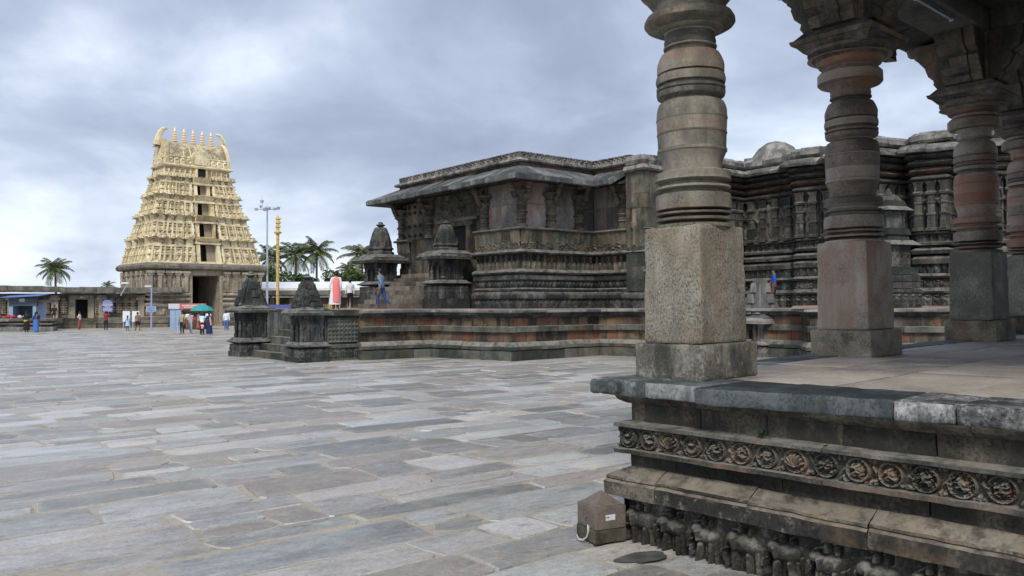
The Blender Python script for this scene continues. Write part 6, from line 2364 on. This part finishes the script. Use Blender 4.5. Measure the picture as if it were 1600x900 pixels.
# stall with a red banner, umbrella and table by the gate
sb = thing('banner_stall', 'pale blue booth with a red and white banner beside the gateway', 'stall', (-28.5, 71.6, 0), R(12))
m = MB()
m.box(-1.0, -.1, -.4, .5, 0, 1.75)
m.build('cabinet', M['paleblue'], sb)
m = MB()
m.box(-.62, -.58, -.45, -.41, .1, 1.7)
m.build('door_seam', M['steel'], sb)
m = MB()
m.box(-.2, 1.95, -.5, -.44, 1.75, 2.2)
bn = m.build('banner', M['redsign'], sb)
m = MB()
m.box(-1.1, -.21, -.5, -.44, 1.75, 2.2)
m.build('banner_end', M['plate'], sb)
print_bars(bn, (.95, .8), .9, 1.82, 2.12, -.502, M['white'], rngc).location.x = .87
for x in (.0, 1.9):
    m = MB()
    m.tube([(x, -.4, 0), (x, -.4, 2.2)], .035, 5)
    m.build('post', M['steel'], sb)
m = MB()
m.box(-.1, 1.9, .3, .36, .0, 1.7)
m.build('back_cloth', M['wood'], sb)
um = thing('umbrella', 'large teal green umbrella shading a stall by the gate', 'umbrella', (-26.6, 70.9, 0))
m = MB()
n_ = 10
rs = []
for r_, z in ((1.0, 1.58), (.97, 1.63), (.78, 1.86), (.42, 2.05), (.04, 2.14)):
    rs.append([(r_ * math.cos(2 * math.pi * k / n_), r_ * math.sin(2 * math.pi * k / n_), z - (.05 if k % 1 else 0)) for k in range(n_)])
m.rings(rs, True, False)
m.build('canopy', M['teal'], um, smooth=20, recalc=False)
m = MB()
m.tube([(0, 0, 0), (0, 0, 2.22)], .03, 6)
m.build('pole', M['steel'], um)
for k in range(n_):
    m = MB()
    t_ = 2 * math.pi * k / n_
    m.tube([(0, 0, 2.05), (.94 * math.cos(t_), .94 * math.sin(t_), 1.60)], .012, 4)
    m.build('rib', M['steel'], um)
tb = thing('vendor_table', 'dark wooden vendor table under the teal umbrella', 'table', (-26.9, 70.6, 0))
m = MB()
m.box(-.9, .7, -.4, .4, .78, .84)
m.build('table_top', M['wood'], tb)
for x in (-.8, .6):
    for y in (-.35, .35):
        m = MB()
        m.box(x - .03, x + .03, y - .03, y + .03, 0, .78)
        m.build('leg', M['wood'], tb)
m = MB()
m.box(-.85, .65, -.41, -.405, .1, .78)
m.build('front_cloth', M['wood'], tb)
for k in range(7):
    x = -.75 + .22 * k
    m = MB()
    m.lathe([(.07, 0), (.08, .14), (.05, .22)], 7)
    o = m.build('jar', [M['redgoods'], M['gilt'], M['plate']][k % 3], None, loc=(-26.9 + x, 70.5, .842))
    tag(o, ('small %s jar, %s from the left on the vendor table under the umbrella') % (('red', 'golden', 'white')[k % 3], ('first', 'second', 'third', 'fourth', 'fifth', 'sixth', 'seventh')[k]), 'jar', 'goods on the vendor table')


# ------------------------------------------------------------------ palms and trees
def palm(label, X, Y, zc, L, seed, group='coconut palms beyond the courtyard', n=22):
    r = random.Random(seed)
    t = thing('palm_tree', label, 'palm tree', (X, Y, 0), r.uniform(0, 6), group)
    lean = r.uniform(-.5, .5)
    m = MB()
    pts = [(lean * (1 - (k / 8)) ** 2, 0, zc * k / 8) for k in range(9)]
    m.tube(pts, [.22 - .012 * k for k in range(9)], 7)
    m.build('trunk', M['bark'], t)
    cr = MB()
    rb = MB()
    for k in range(n):
        az = 2.399 * k + r.uniform(-.2, .2)
        el = R(82 - 112 * (k / (n - 1)) ** .9) + r.uniform(-.1, .1)
        l = L * r.uniform(.85, 1.1) * (0.8 if k < 3 else 1.0)
        ca, sa = math.cos(az), math.sin(az)
        p = Vector((0, 0, zc))
        e = el
        S = 14
        P = [p.copy()]
        for s_ in range(S):
            e -= (R(62) / S) * (0.6 + 1.0 * s_ / S)
            p = p + Vector((ca * math.cos(e), sa * math.cos(e), math.sin(e))) * (l / S)
            P.append(p.copy())
        rb.tube(P, [.035 * (1 - s_ / (S + 2)) for s_ in range(S + 1)], 4, caps=False)
        side = Vector((-sa, ca, 0))
        for s_ in range(2, S + 1):
            for q in (0, .5):
                if s_ == S and q:
                    continue
                c = P[s_].lerp(P[min(s_ + 1, S)], q)
                d = (P[s_] - P[s_ - 1]).normalized()
                ll = l * .30 * math.sin(math.pi * min(1, (s_ + q) / (S + 1.5)) ** .75) ** .6 * r.uniform(.8, 1.1) + .1
                for sg_ in (-1, 1):
                    tip = c + (side * sg_ * .72 + d * .55 + Vector((0, 0, -.45 - .3 * r.random()))).normalized() * ll
                    w_ = d * (.045 * L / 3)
                    mid = c.lerp(tip, .5) + Vector((0, 0, .04))
                    cr.add([c - w_ * .6, c + w_ * .6, mid + w_, tip, mid - w_], [(0, 1, 2, 4), (4, 2, 3)])
    crn = cr.build('crown', M['palm'], t, recalc=False, smooth=None)
    rb.build('frond_stalks', M['palm'], crn, recalc=False)
    m = MB()
    for k in range(7):
        a_ = k * .9
        m.lathe([(.02, zc - .55), (.13, zc - .48), (.13, zc - .32), (.03, zc - .22)], 6, .22 * math.cos(a_), .22 * math.sin(a_))
    m.build('coconuts', M['bark'], t)
    return t


palm('broad coconut palm rising behind the cloister roof on the left', -65.8, 119.0, 7.3, 2.75, 1, n=28)
palm('tiny palm tuft just above the cloister roof beside the tower', -73.5, 150.0, 5.6, 1.5, 2, n=14)
palm('coconut palm right behind the gilded flag pillar', -33.6, 115.0, 8.5, 3.3, 3)
palm('coconut palm with dry skirt in the middle of the three right of the flag pillar', -30.6, 117.0, 9.0, 3.3, 4, n=26)
palm('tallest coconut palm, standing clear against the sky above the stepped shrine', -27.4, 116.0, 9.4, 3.4, 5, n=24)
palm('smaller coconut palm above the man in the white shirt', -22.9, 117.0, 6.8, 2.6, 6)
palm('coconut palm close to the left bell towered shrine', -20.3, 112.0, 8.6, 3.3, 7, n=24)


def leafy(label, X, Y, z0, rx, rz, seed, n=2600):
    r = random.Random(seed)
    t = thing('leafy_tree', label, 'tree', (X, Y, 0), 0, 'green trees beyond the far cloister')
    m = MB()
    m.tube([(0, 0, 0), (.1, 0, z0 * .5), (0, .1, z0)], [.25, .2, .14], 6)
    for k in range(5):
        a_ = k * 1.3
        m.tube([(0, 0, z0 * .6), (math.cos(a_) * rx * .5, math.sin(a_) * rx * .5, z0 + rz * .3)], [.1, .04], 5)
    m.build('trunk', M['bark'], t)
    cl = [(r.uniform(-1, 1) * rx * .7, r.uniform(-1, 1) * rx * .5, z0 + r.uniform(-.5, .8) * rz, r.uniform(.35, .6) * rx) for _ in range(11)]
    m = MB()
    for _ in range(n):
        cx, cy_, cz, cr = r.choice(cl)
        v_ = Vector((r.gauss(0, 1), r.gauss(0, 1), r.gauss(0, 1))).normalized() * cr * r.uniform(.55, 1.05)
        p = Vector((cx, cy_, cz)) + Vector((v_.x, v_.y, v_.z * .75))
        a_ = Vector((r.gauss(0, 1), r.gauss(0, 1), r.gauss(0, .6))).normalized() * .20
        b_ = a_.cross(Vector((r.gauss(0, 1), r.gauss(0, 1), r.gauss(0, 1)))).normalized() * .10
        m.add([p - a_, p + b_, p + a_, p - b_], [(0, 1, 2, 3)])
    m.build('crown', M['leaf'], t, recalc=False, smooth=None)


leafy('round green tree below the palms behind the flag pillar', -30.8, 108.0, 5.0, 2.9, 1.7, 1)
leafy('low green tree between the tower and the flag pillar', -34.6, 110.0, 4.6, 2.2, 1.5, 2)
leafy('green tree showing right of the stepped shrine tower', -27.6, 110.0, 4.4, 2.0, 1.4, 3)
leafy('green tree behind the two people on the platform', -22.6, 109.0, 4.8, 2.2, 1.6, 4)
leafy('green tree at the foot of the palm beside the bell towered shrine', -20.0, 110.0, 4.6, 2.0, 1.5, 5)

# ------------------------------------------------------------------ people
SKIN = plain('skin_brown', (0.20, 0.105, 0.065), .55, 0, .05)
HAIR = plain('black_hair', (0.012, 0.011, 0.010), .5, 0, .1)
CLOTH = {}


def cloth(c):
    if c not in CLOTH:
        CLOTH[c] = plain('cloth', c, .85, 0, .10, 9)
    return CLOTH[c]


STAND = dict(pelvis=(0, 0, .525), spine=(0, 0, .64), chest=(0, .005, .755), neck=(0, .0, .845), head=(0, .012, .895), top=(0, .005, .955),
             shL=(-.105, 0, .80), elL=(-.135, -.015, .625), wrL=(-.135, .03, .485), shR=(.105, 0, .80), elR=(.135, -.015, .625), wrR=(.135, .03, .485),
             hipL=(-.055, 0, .49), knL=(-.06, .012, .275), anL=(-.06, -.018, .045), toL=(-.068, .085, .018),
             hipR=(.055, 0, .49), knR=(.06, .012, .275), anR=(.06, -.018, .045), toR=(.068, .085, .018))
BONES = [('pelvis', 'spine', 'waist'), ('spine', 'chest', 'torso'), ('chest', 'neck', 'torso'), ('neck', 'head', 'head'), ('head', 'top', 'head'),
         ('chest', 'shL', 'torso'), ('shL', 'elL', 'uparm'), ('elL', 'wrL', 'loarm'), ('chest', 'shR', 'torso'), ('shR', 'elR', 'uparm'), ('elR', 'wrR', 'loarm'),
         ('pelvis', 'hipL', 'thigh'), ('hipL', 'knL', 'thigh'), ('knL', 'anL', 'shin'), ('anL', 'toL', 'foot'),
         ('pelvis', 'hipR', 'thigh'), ('hipR', 'knR', 'thigh'), ('knR', 'anR', 'shin'), ('anR', 'toR', 'foot')]
RAD = dict(pelvis=.082, spine=.072, chest=.085, neck=.032, head=.052, top=.040, shL=.042, elL=.029, wrL=.019, shR=.042, elR=.029, wrR=.019,
           hipL=.064, knL=.043, anL=.027, toL=.018, hipR=.064, knR=.043, anR=.027, toR=.018)
PENDING = []


def person(label, x, y, z, h, head_deg, colors, pose=None, wear=None, group=None, hair='short', girth=1.0):
    """colors: region -> colour (torso, waist, uparm, loarm, thigh, shin); heading 0 faces away (+Y)"""
    J = dict(STAND)
    J.update(pose or {})
    t = thing('person', label, 'person', (x, y, z), R(head_deg), group)
    names = list(RAD)
    V = [Vector(J[n]) * h for n in names]
    rad = [RAD[n] * h * (girth if n in ('pelvis', 'spine', 'chest', 'hipL', 'hipR') else 1) for n in names]
    E_ = [(names.index(a), names.index(b)) for a, b, _ in BONES]
    reg = [c for _, _, c in BONES]
    # hands: palm, four fingers of unequal length and a thumb
    for s_ in ('L', 'R'):
        w_ = names.index('wr' + s_)
        d = (V[w_] - V[names.index('el' + s_)]).normalized()
        sx = Vector((0, 1, 0)) - d * d.y
        sx = sx.normalized() if sx.length > .1 else Vector((1, 0, 0))
        pi_ = len(V)
        V.append(V[w_] + d * .048 * h)
        rad.append(.017 * h)
        E_.append((w_, pi_))
        reg.append('hand')
        for k, ln in enumerate((.042, .050, .047, .036)):
            o = sx * (.011 * (1.5 - k)) * h
            a = len(V)
            V.append(V[pi_] + o + d * .022 * h)
            rad.append(.0055 * h)
            V.append(V[pi_] + o * 1.1 + d * (.022 + ln) * h * .9 + sx.cross(d) * .012 * h)
            rad.append(.0045 * h)
            E_ += [(pi_, a), (a, a + 1)]
            reg += ['hand', 'hand']
        a = len(V)
        V.append(V[w_] + d * .03 * h + sx * .026 * h)
        rad.append(.006 * h)
        V.append(V[w_] + d * .055 * h + sx * .034 * h)
        rad.append(.005 * h)
        E_ += [(pi_, a), (a, a + 1)]
        reg += ['hand', 'hand']
    # nose
    hd = names.index('head')
    a = len(V)
    V.append(V[hd] + Vector((0, .050, .008)) * h)
    rad.append(.008 * h)
    E_.append((hd, a))
    reg.append('head')
    me = bpy.data.meshes.new('body')
    me.from_pydata([tuple(v) for v in V], E_, [])
    o = bpy.data.objects.new('body', me)
    COL.objects.link(o)
    md = o.modifiers.new('skin', 'SKIN')
    sv = me.skin_vertices[0].data
    for i, r_ in enumerate(rad):
        k = names[i] if i < len(names) else ''
        sx_ = 1.0
        if k in ('pelvis', 'spine', 'chest'):
            sv[i].radius = (r_ * 1.12, r_ * .80)
        else:
            sv[i].radius = (r_, r_)
        sv[i].use_root = (i == 0)
    md.use_smooth_shade = True
    sb_ = o.modifiers.new('sub', 'SUBSURF')
    sb_.levels = 1
    sb_.render_levels = 1
    PENDING.append((t, o, [V[a_] for a_, b_ in E_], [V[b_] for a_, b_ in E_], reg, colors, h))
    # hair
    m = MB()
    c = (V[hd] + V[names.index('top')]) * .5
    r0 = .060 * h
    prof = []
    for k in range(8):
        th = math.pi * (k / 7)
        prof.append((max(.004, r0 * math.sin(th)), -r0 * 1.25 * math.cos(th)))
    m.lathe(prof, 14)
    vv = []
    for X, Y, Z in m.v:
        cut = -.15 * r0 if Y < 0 else .42 * r0
        Zc = max(Z, cut - (.6 * r0 if Y < -.3 * r0 else 0))
        vv.append((X * 1.02 + c.x, Y * 1.08 + c.y - .008 * h, Zc + c.z + .010 * h))
    m.v = vv
    hair_o = m.build('hair', HAIR, t, smooth=60)
    if hair == 'bun':
        m = MB()
        m.lathe([(.004 * h, -.03 * h), (.028 * h, -.015 * h), (.030 * h, .01 * h), (.004 * h, .03 * h)], 9, c.x, c.y - .075 * h)
        m.v = [(X, Y, Z + c.z - .01 * h) for X, Y, Z in m.v]
        m.build('hair_bun', HAIR, hair_o, smooth=60)
    if hair == 'braid':
        m = MB()
        m.tube([(c.x, c.y - .05 * h, c.z - .02 * h), (c.x, c.y - .085 * h, c.z - .12 * h), (c.x + .01, c.y - .095 * h, c.z - .26 * h)], [.024 * h, .022 * h, .008 * h], 7)
        m.build('hair_braid', HAIR, hair_o, smooth=60)
    # loose garments as lofted shells
    for nm, col, ringspec in (wear or []):
        m = MB()
        n = 22
        rs = []
        for (cx, cy_, z_, rx, ry, fold) in ringspec:
            rs.append([((cx + rx * math.cos(2 * math.pi * k / n) * (1 + fold * math.sin(k * 3.1))) * h, (cy_ + ry * math.sin(2 * math.pi * k / n) * (1 + fold * math.sin(k * 2.3 + 1))) * h, z_ * h) for k in range(n)])
        m.rings(rs, True, True)
        m.build(nm, cloth(col), t, smooth=60)
    return t


def finish_people():
    dg = bpy.context.evaluated_depsgraph_get()
    dg.update()
    new = []
    for t, o, A_, B_, reg, colors, h in PENDING:
        new.append(bpy.data.meshes.new_from_object(o.evaluated_get(dg)))
    for (t, o, A_, B_, reg, colors, h), me in zip(PENDING, new):
        old = o.data
        o.modifiers.clear()
        o.data = me
        bpy.data.meshes.remove(old)
        me.name = 'body'
        o.parent = t
        mats = {}
        me.materials.clear()
        Aa = np.array([tuple(v) for v in A_])
        Ba = np.array([tuple(v) for v in B_])
        D = Ba - Aa
        L2 = np.maximum((D * D).sum(1), 1e-9)
        mi = []
        for p in me.polygons:
            c = np.array(p.center)
            tt = np.clip(((c - Aa) * D).sum(1) / L2, 0, 1)
            d = np.linalg.norm(Aa + D * tt[:, None] - c, axis=1)
            rg = reg[int(d.argmin())]
            mt = cloth(colors[rg]) if rg in colors else SKIN
            if mt.name not in mats:
                mats[mt.name] = len(me.materials)
                me.materials.append(mt)
            mi.append(mats[mt.name])
        me.polygons.foreach_set('material_index', mi)
        me.polygons.foreach_set('use_smooth', [True] * len(me.polygons))
        me.update()


def outfit(shirt, pants, sleeve='short', legs='long'):
    c = dict(torso=shirt, waist=shirt, uparm=shirt, thigh=pants)
    if sleeve == 'long':
        c['loarm'] = shirt
    if legs == 'long':
        c['shin'] = pants
    return c


def skirt(col, z0=.06, z1=.56, w=.115, flare=.125, nm='skirt'):
    return (nm, col, [(0, 0, z0, flare, flare * .8, .05), (0, 0, (z0 + z1) / 2, (w + flare) / 2, (w + flare) * .36, .04), (0, 0, z1, w * .92, w * .66, 0.0)])


WHITE, BLACK, NAVY, MAROON = (.78, .80, .84), (.012, .012, .014), (.012, .025, .10), (.23, .025, .03)
WALK = dict(hipL=(-.05, .0, .49), knL=(-.05, .08, .285), anL=(-.05, .06, .05), toL=(-.055, .16, .02), knR=(.05, -.06, .275), anR=(.05, -.22, .11), toR=(.055, -.17, .025),
            elL=(-.13, -.07, .63), wrL=(-.11, -.02, .50), elR=(.13, .05, .63), wrR=(.11, .15, .53), chest=(0, .03, .75), neck=(0, .04, .84), head=(0, .055, .89), top=(0, .05, .95), shL=(-.105, .02, .795), shR=(.105, .03, .795))
# on the platform
person('man in a pale blue shirt and blue jeans striding in front of the upper stairs', -5.78, 36.6, 1.91, 1.80, 68, outfit((.17, .24, .33), (.03, .06, .22), 'long'), WALK)
person('woman seen from behind in a white tunic with a coral pink panel on the platform', -7.22, 33.9, 1.91, 1.58, 12, dict(torso=(.8, .8, .82), waist=(.8, .8, .82), uparm=(.8, .8, .82), loarm=(.8, .8, .82), thigh=(.45, .10, .10), shin=(.30, .06, .07)),
       dict(elL=(-.155, -.01, .63), wrL=(-.16, .02, .50)),
       [('tunic', (.80, .81, .84), [(-.03, -.005, .13, .15, .085, .06), (-.015, 0, .40, .138, .095, .04), (0, 0, .62, .105, .085, 0), (0, 0, .80, .10, .065, 0)]),
        ('pink_panel', (.86, .24, .23), [(.0, -.035, .19, .108, .075, .03), (0, -.028, .45, .112, .078, .02), (0, -.022, .64, .092, .075, 0), (0, -.022, .80, .088, .058, 0), (0, -.01, .845, .04, .04, 0)])], hair='bun')
person('man in a white shirt and black trousers standing with his back turned on the platform', -9.02, 46.0, 1.91, 1.62, 20, outfit(WHITE, BLACK, 'long'), dict(elL=(-.15, .0, .63), elR=(.15, .02, .63)), girth=1.1)
person('man in a bright blue tee shirt by the sanctum wall between the hall pillars', 10.85, 34.2, 1.95, 1.62, 75, outfit((.02, .10, .50), (.02, .02, .025)), dict(elR=(.13, .06, .64), wrR=(.11, .13, .55)))

# in the courtyard
G1 = None
person('woman in a black dress with a yellow sash standing by the low platform', -37.95, 64.6, 0.0, 1.62, 0, dict(torso=BLACK, waist=BLACK, uparm=BLACK, thigh=BLACK, shin=BLACK), None,
       [skirt((.014, .013, .012), .10, .60, .125, .15), ('sash', (.62, .45, .12), [(-.02, -.02, .52, .10, .075, 0), (.02, -.03, .60, .11, .085, 0)])], hair='bun')
person('woman in a dark top standing between the black and blue dressed women', -37.5, 65.2, 0.0, 1.62, 20, outfit((.03, .02, .03), (.12, .03, .03)), None, [skirt((.035, .02, .025), .30, .6)])
person('woman in a blue sari standing beside the low platform', -37.1, 64.4, 0.0, 1.60, -10, dict(torso=(.05, .14, .42), waist=(.05, .14, .42), uparm=(.02, .02, .05)), None,
       [skirt((.055, .17, .50), .05, .62, .115, .155, 'sari')], hair='braid')
person('seated person in grey at the extreme left edge on the low platform', -42.2, 67.6, 0.62, 1.60, 60, outfit((.22, .25, .30), (.16, .17, .20)),
       dict(knL=(-.07, .22, .50), anL=(-.07, .22, .27), toL=(-.07, .30, .24), knR=(.07, .22, .50), anR=(.07, .22, .27), toR=(.07, .30, .24)))
person('person in dark clothes seated at the right end of the low platform near the kiosk', -38.0, 68.6, 0.60, 1.55, 200, outfit((.025, .02, .025), (.03, .02, .03)),
       dict(knL=(-.07, .22, .50), anL=(-.07, .22, .27), toL=(-.07, .30, .24), knR=(.07, .22, .50), anR=(.07, .22, .27), toR=(.07, .30, .24)))
person('woman in a white top and brick red trousers walking past the cloister door', -37.15, 71.0, 0.0, 1.55, 100, outfit((.75, .68, .66), (.30, .07, .05)), dict(elL=(-.13, .05, .64), wrL=(-.06, .12, .70)), [skirt((.30, .07, .05), .18, .54, .10, .115)])
person('person in a maroon shirt with both arms raised taking a photo under the blue sign', -33.9, 69.0, 0.0, 1.60, 0, outfit(MAROON, (.02, .03, .045)),
       dict(elL=(-.15, .06, .74), wrL=(-.07, .12, .86), elR=(.15, .06, .74), wrR=(.07, .12, .86)))
person('small girl in a pale blue frock standing by the notice boards', -31.2, 67.1, 0.0, 1.25, 0, dict(torso=(.36, .50, .85), waist=(.36, .50, .85), uparm=(.36, .50, .85)), None, [skirt((.36, .50, .85), .32, .66, .10, .165, 'frock')], hair='braid')
person('person in a brown shirt and dark shorts next to the notice boards', -30.35, 67.0, 0.0, 1.52, 0, outfit((.20, .15, .12), BLACK, 'short', 'short'), dict(knL=(-.085, .01, .275), anL=(-.11, -.01, .045), toL=(-.12, .08, .018), knR=(.085, .01, .275), anR=(.11, -.01, .045), toR=(.12, .08, .018)), [('shorts', BLACK, [(0, 0, .34, .13, .09, .02), (0, 0, .52, .105, .075, 0)])])
person('man in a khaki shirt and dark green trousers walking toward the camera', -23.75, 59.5, 0.0, 1.68, 165, outfit((.36, .33, .20), (.012, .03, .022)), None)
person('person in pale jeans half hidden behind the man in khaki', -23.45, 60.3, 0.0, 1.62, 190, outfit((.55, .42, .45), (.33, .38, .46)), WALK)
person('person in a white shirt by the pale blue booth', -26.85, 68.5, 0.0, 1.58, 30, outfit(WHITE, (.30, .10, .07)))
person('person in an orange dress at the vendor table', -26.3, 69.3, 0.0, 1.50, -40, outfit((.42, .14, .06), (.18, .08, .05)), None, [skirt((.36, .12, .06), .1, .56)])
person('man in a white shirt on the left under the umbrella', -25.2, 68.6, 0.0, 1.62, 10, outfit(WHITE, (.05, .035, .035)), None)
BEND = dict(spine=(0, .03, .62), chest=(0, .11, .71), neck=(0, .17, .77), head=(0, .21, .80), top=(0, .25, .84), shL=(-.105, .13, .745), shR=(.105, .13, .745), elL=(-.12, .19, .60), wrL=(-.09, .25, .48), elR=(.12, .19, .60), wrR=(.09, .25, .48))
person('person in a pale blue scarf and white top stooping beside the child', -21.9, 58.4, 0.0, 1.66, 30, dict(torso=(.55, .72, .88), waist=(.75, .78, .82), uparm=(.75, .80, .86), thigh=(.03, .03, .04), shin=(.03, .03, .04)), BEND)
person('woman in a navy sari with a gold border seen from behind', -21.25, 58.0, 0.0, 1.58, 0, dict(torso=NAVY, waist=NAVY, uparm=NAVY), None,
       [skirt((.012, .03, .12), .05, .62, .115, .15, 'sari'), ('sari_border', (.62, .40, .22), [(.085, 0, .42, .045, .07, 0), (.06, 0, .62, .05, .07, 0), (.05, 0, .80, .045, .06, 0)])], hair='bun')
person('small child in a pink top and black trousers held between two adults', -21.62, 57.7, 0.0, .85, -5, outfit((.80, .36, .45), BLACK), dict(elL=(-.14, .02, .70), wrL=(-.15, .04, .86)))
person('man in a white shirt and grey trousers right of the umbrella', -24.1, 70.0, 0.0, 1.66, -30, outfit((.76, .72, .74), (.07, .07, .08), 'long'))
person('man in a white shirt and pale blue jeans right of the umbrella', -23.0, 66.5, 0.0, 1.64, 10, outfit((.74, .79, .90), (.09, .17, .42), 'long'), dict(elR=(.15, .02, .64)))
person('person in orange half hidden behind the left ground level shrine', -23.4, 70.5, 0.0, 1.6, 0, outfit((.55, .20, .05), (.45, .13, .05)), None, [skirt((.45, .13, .05), .08, .56)])
finish_people()
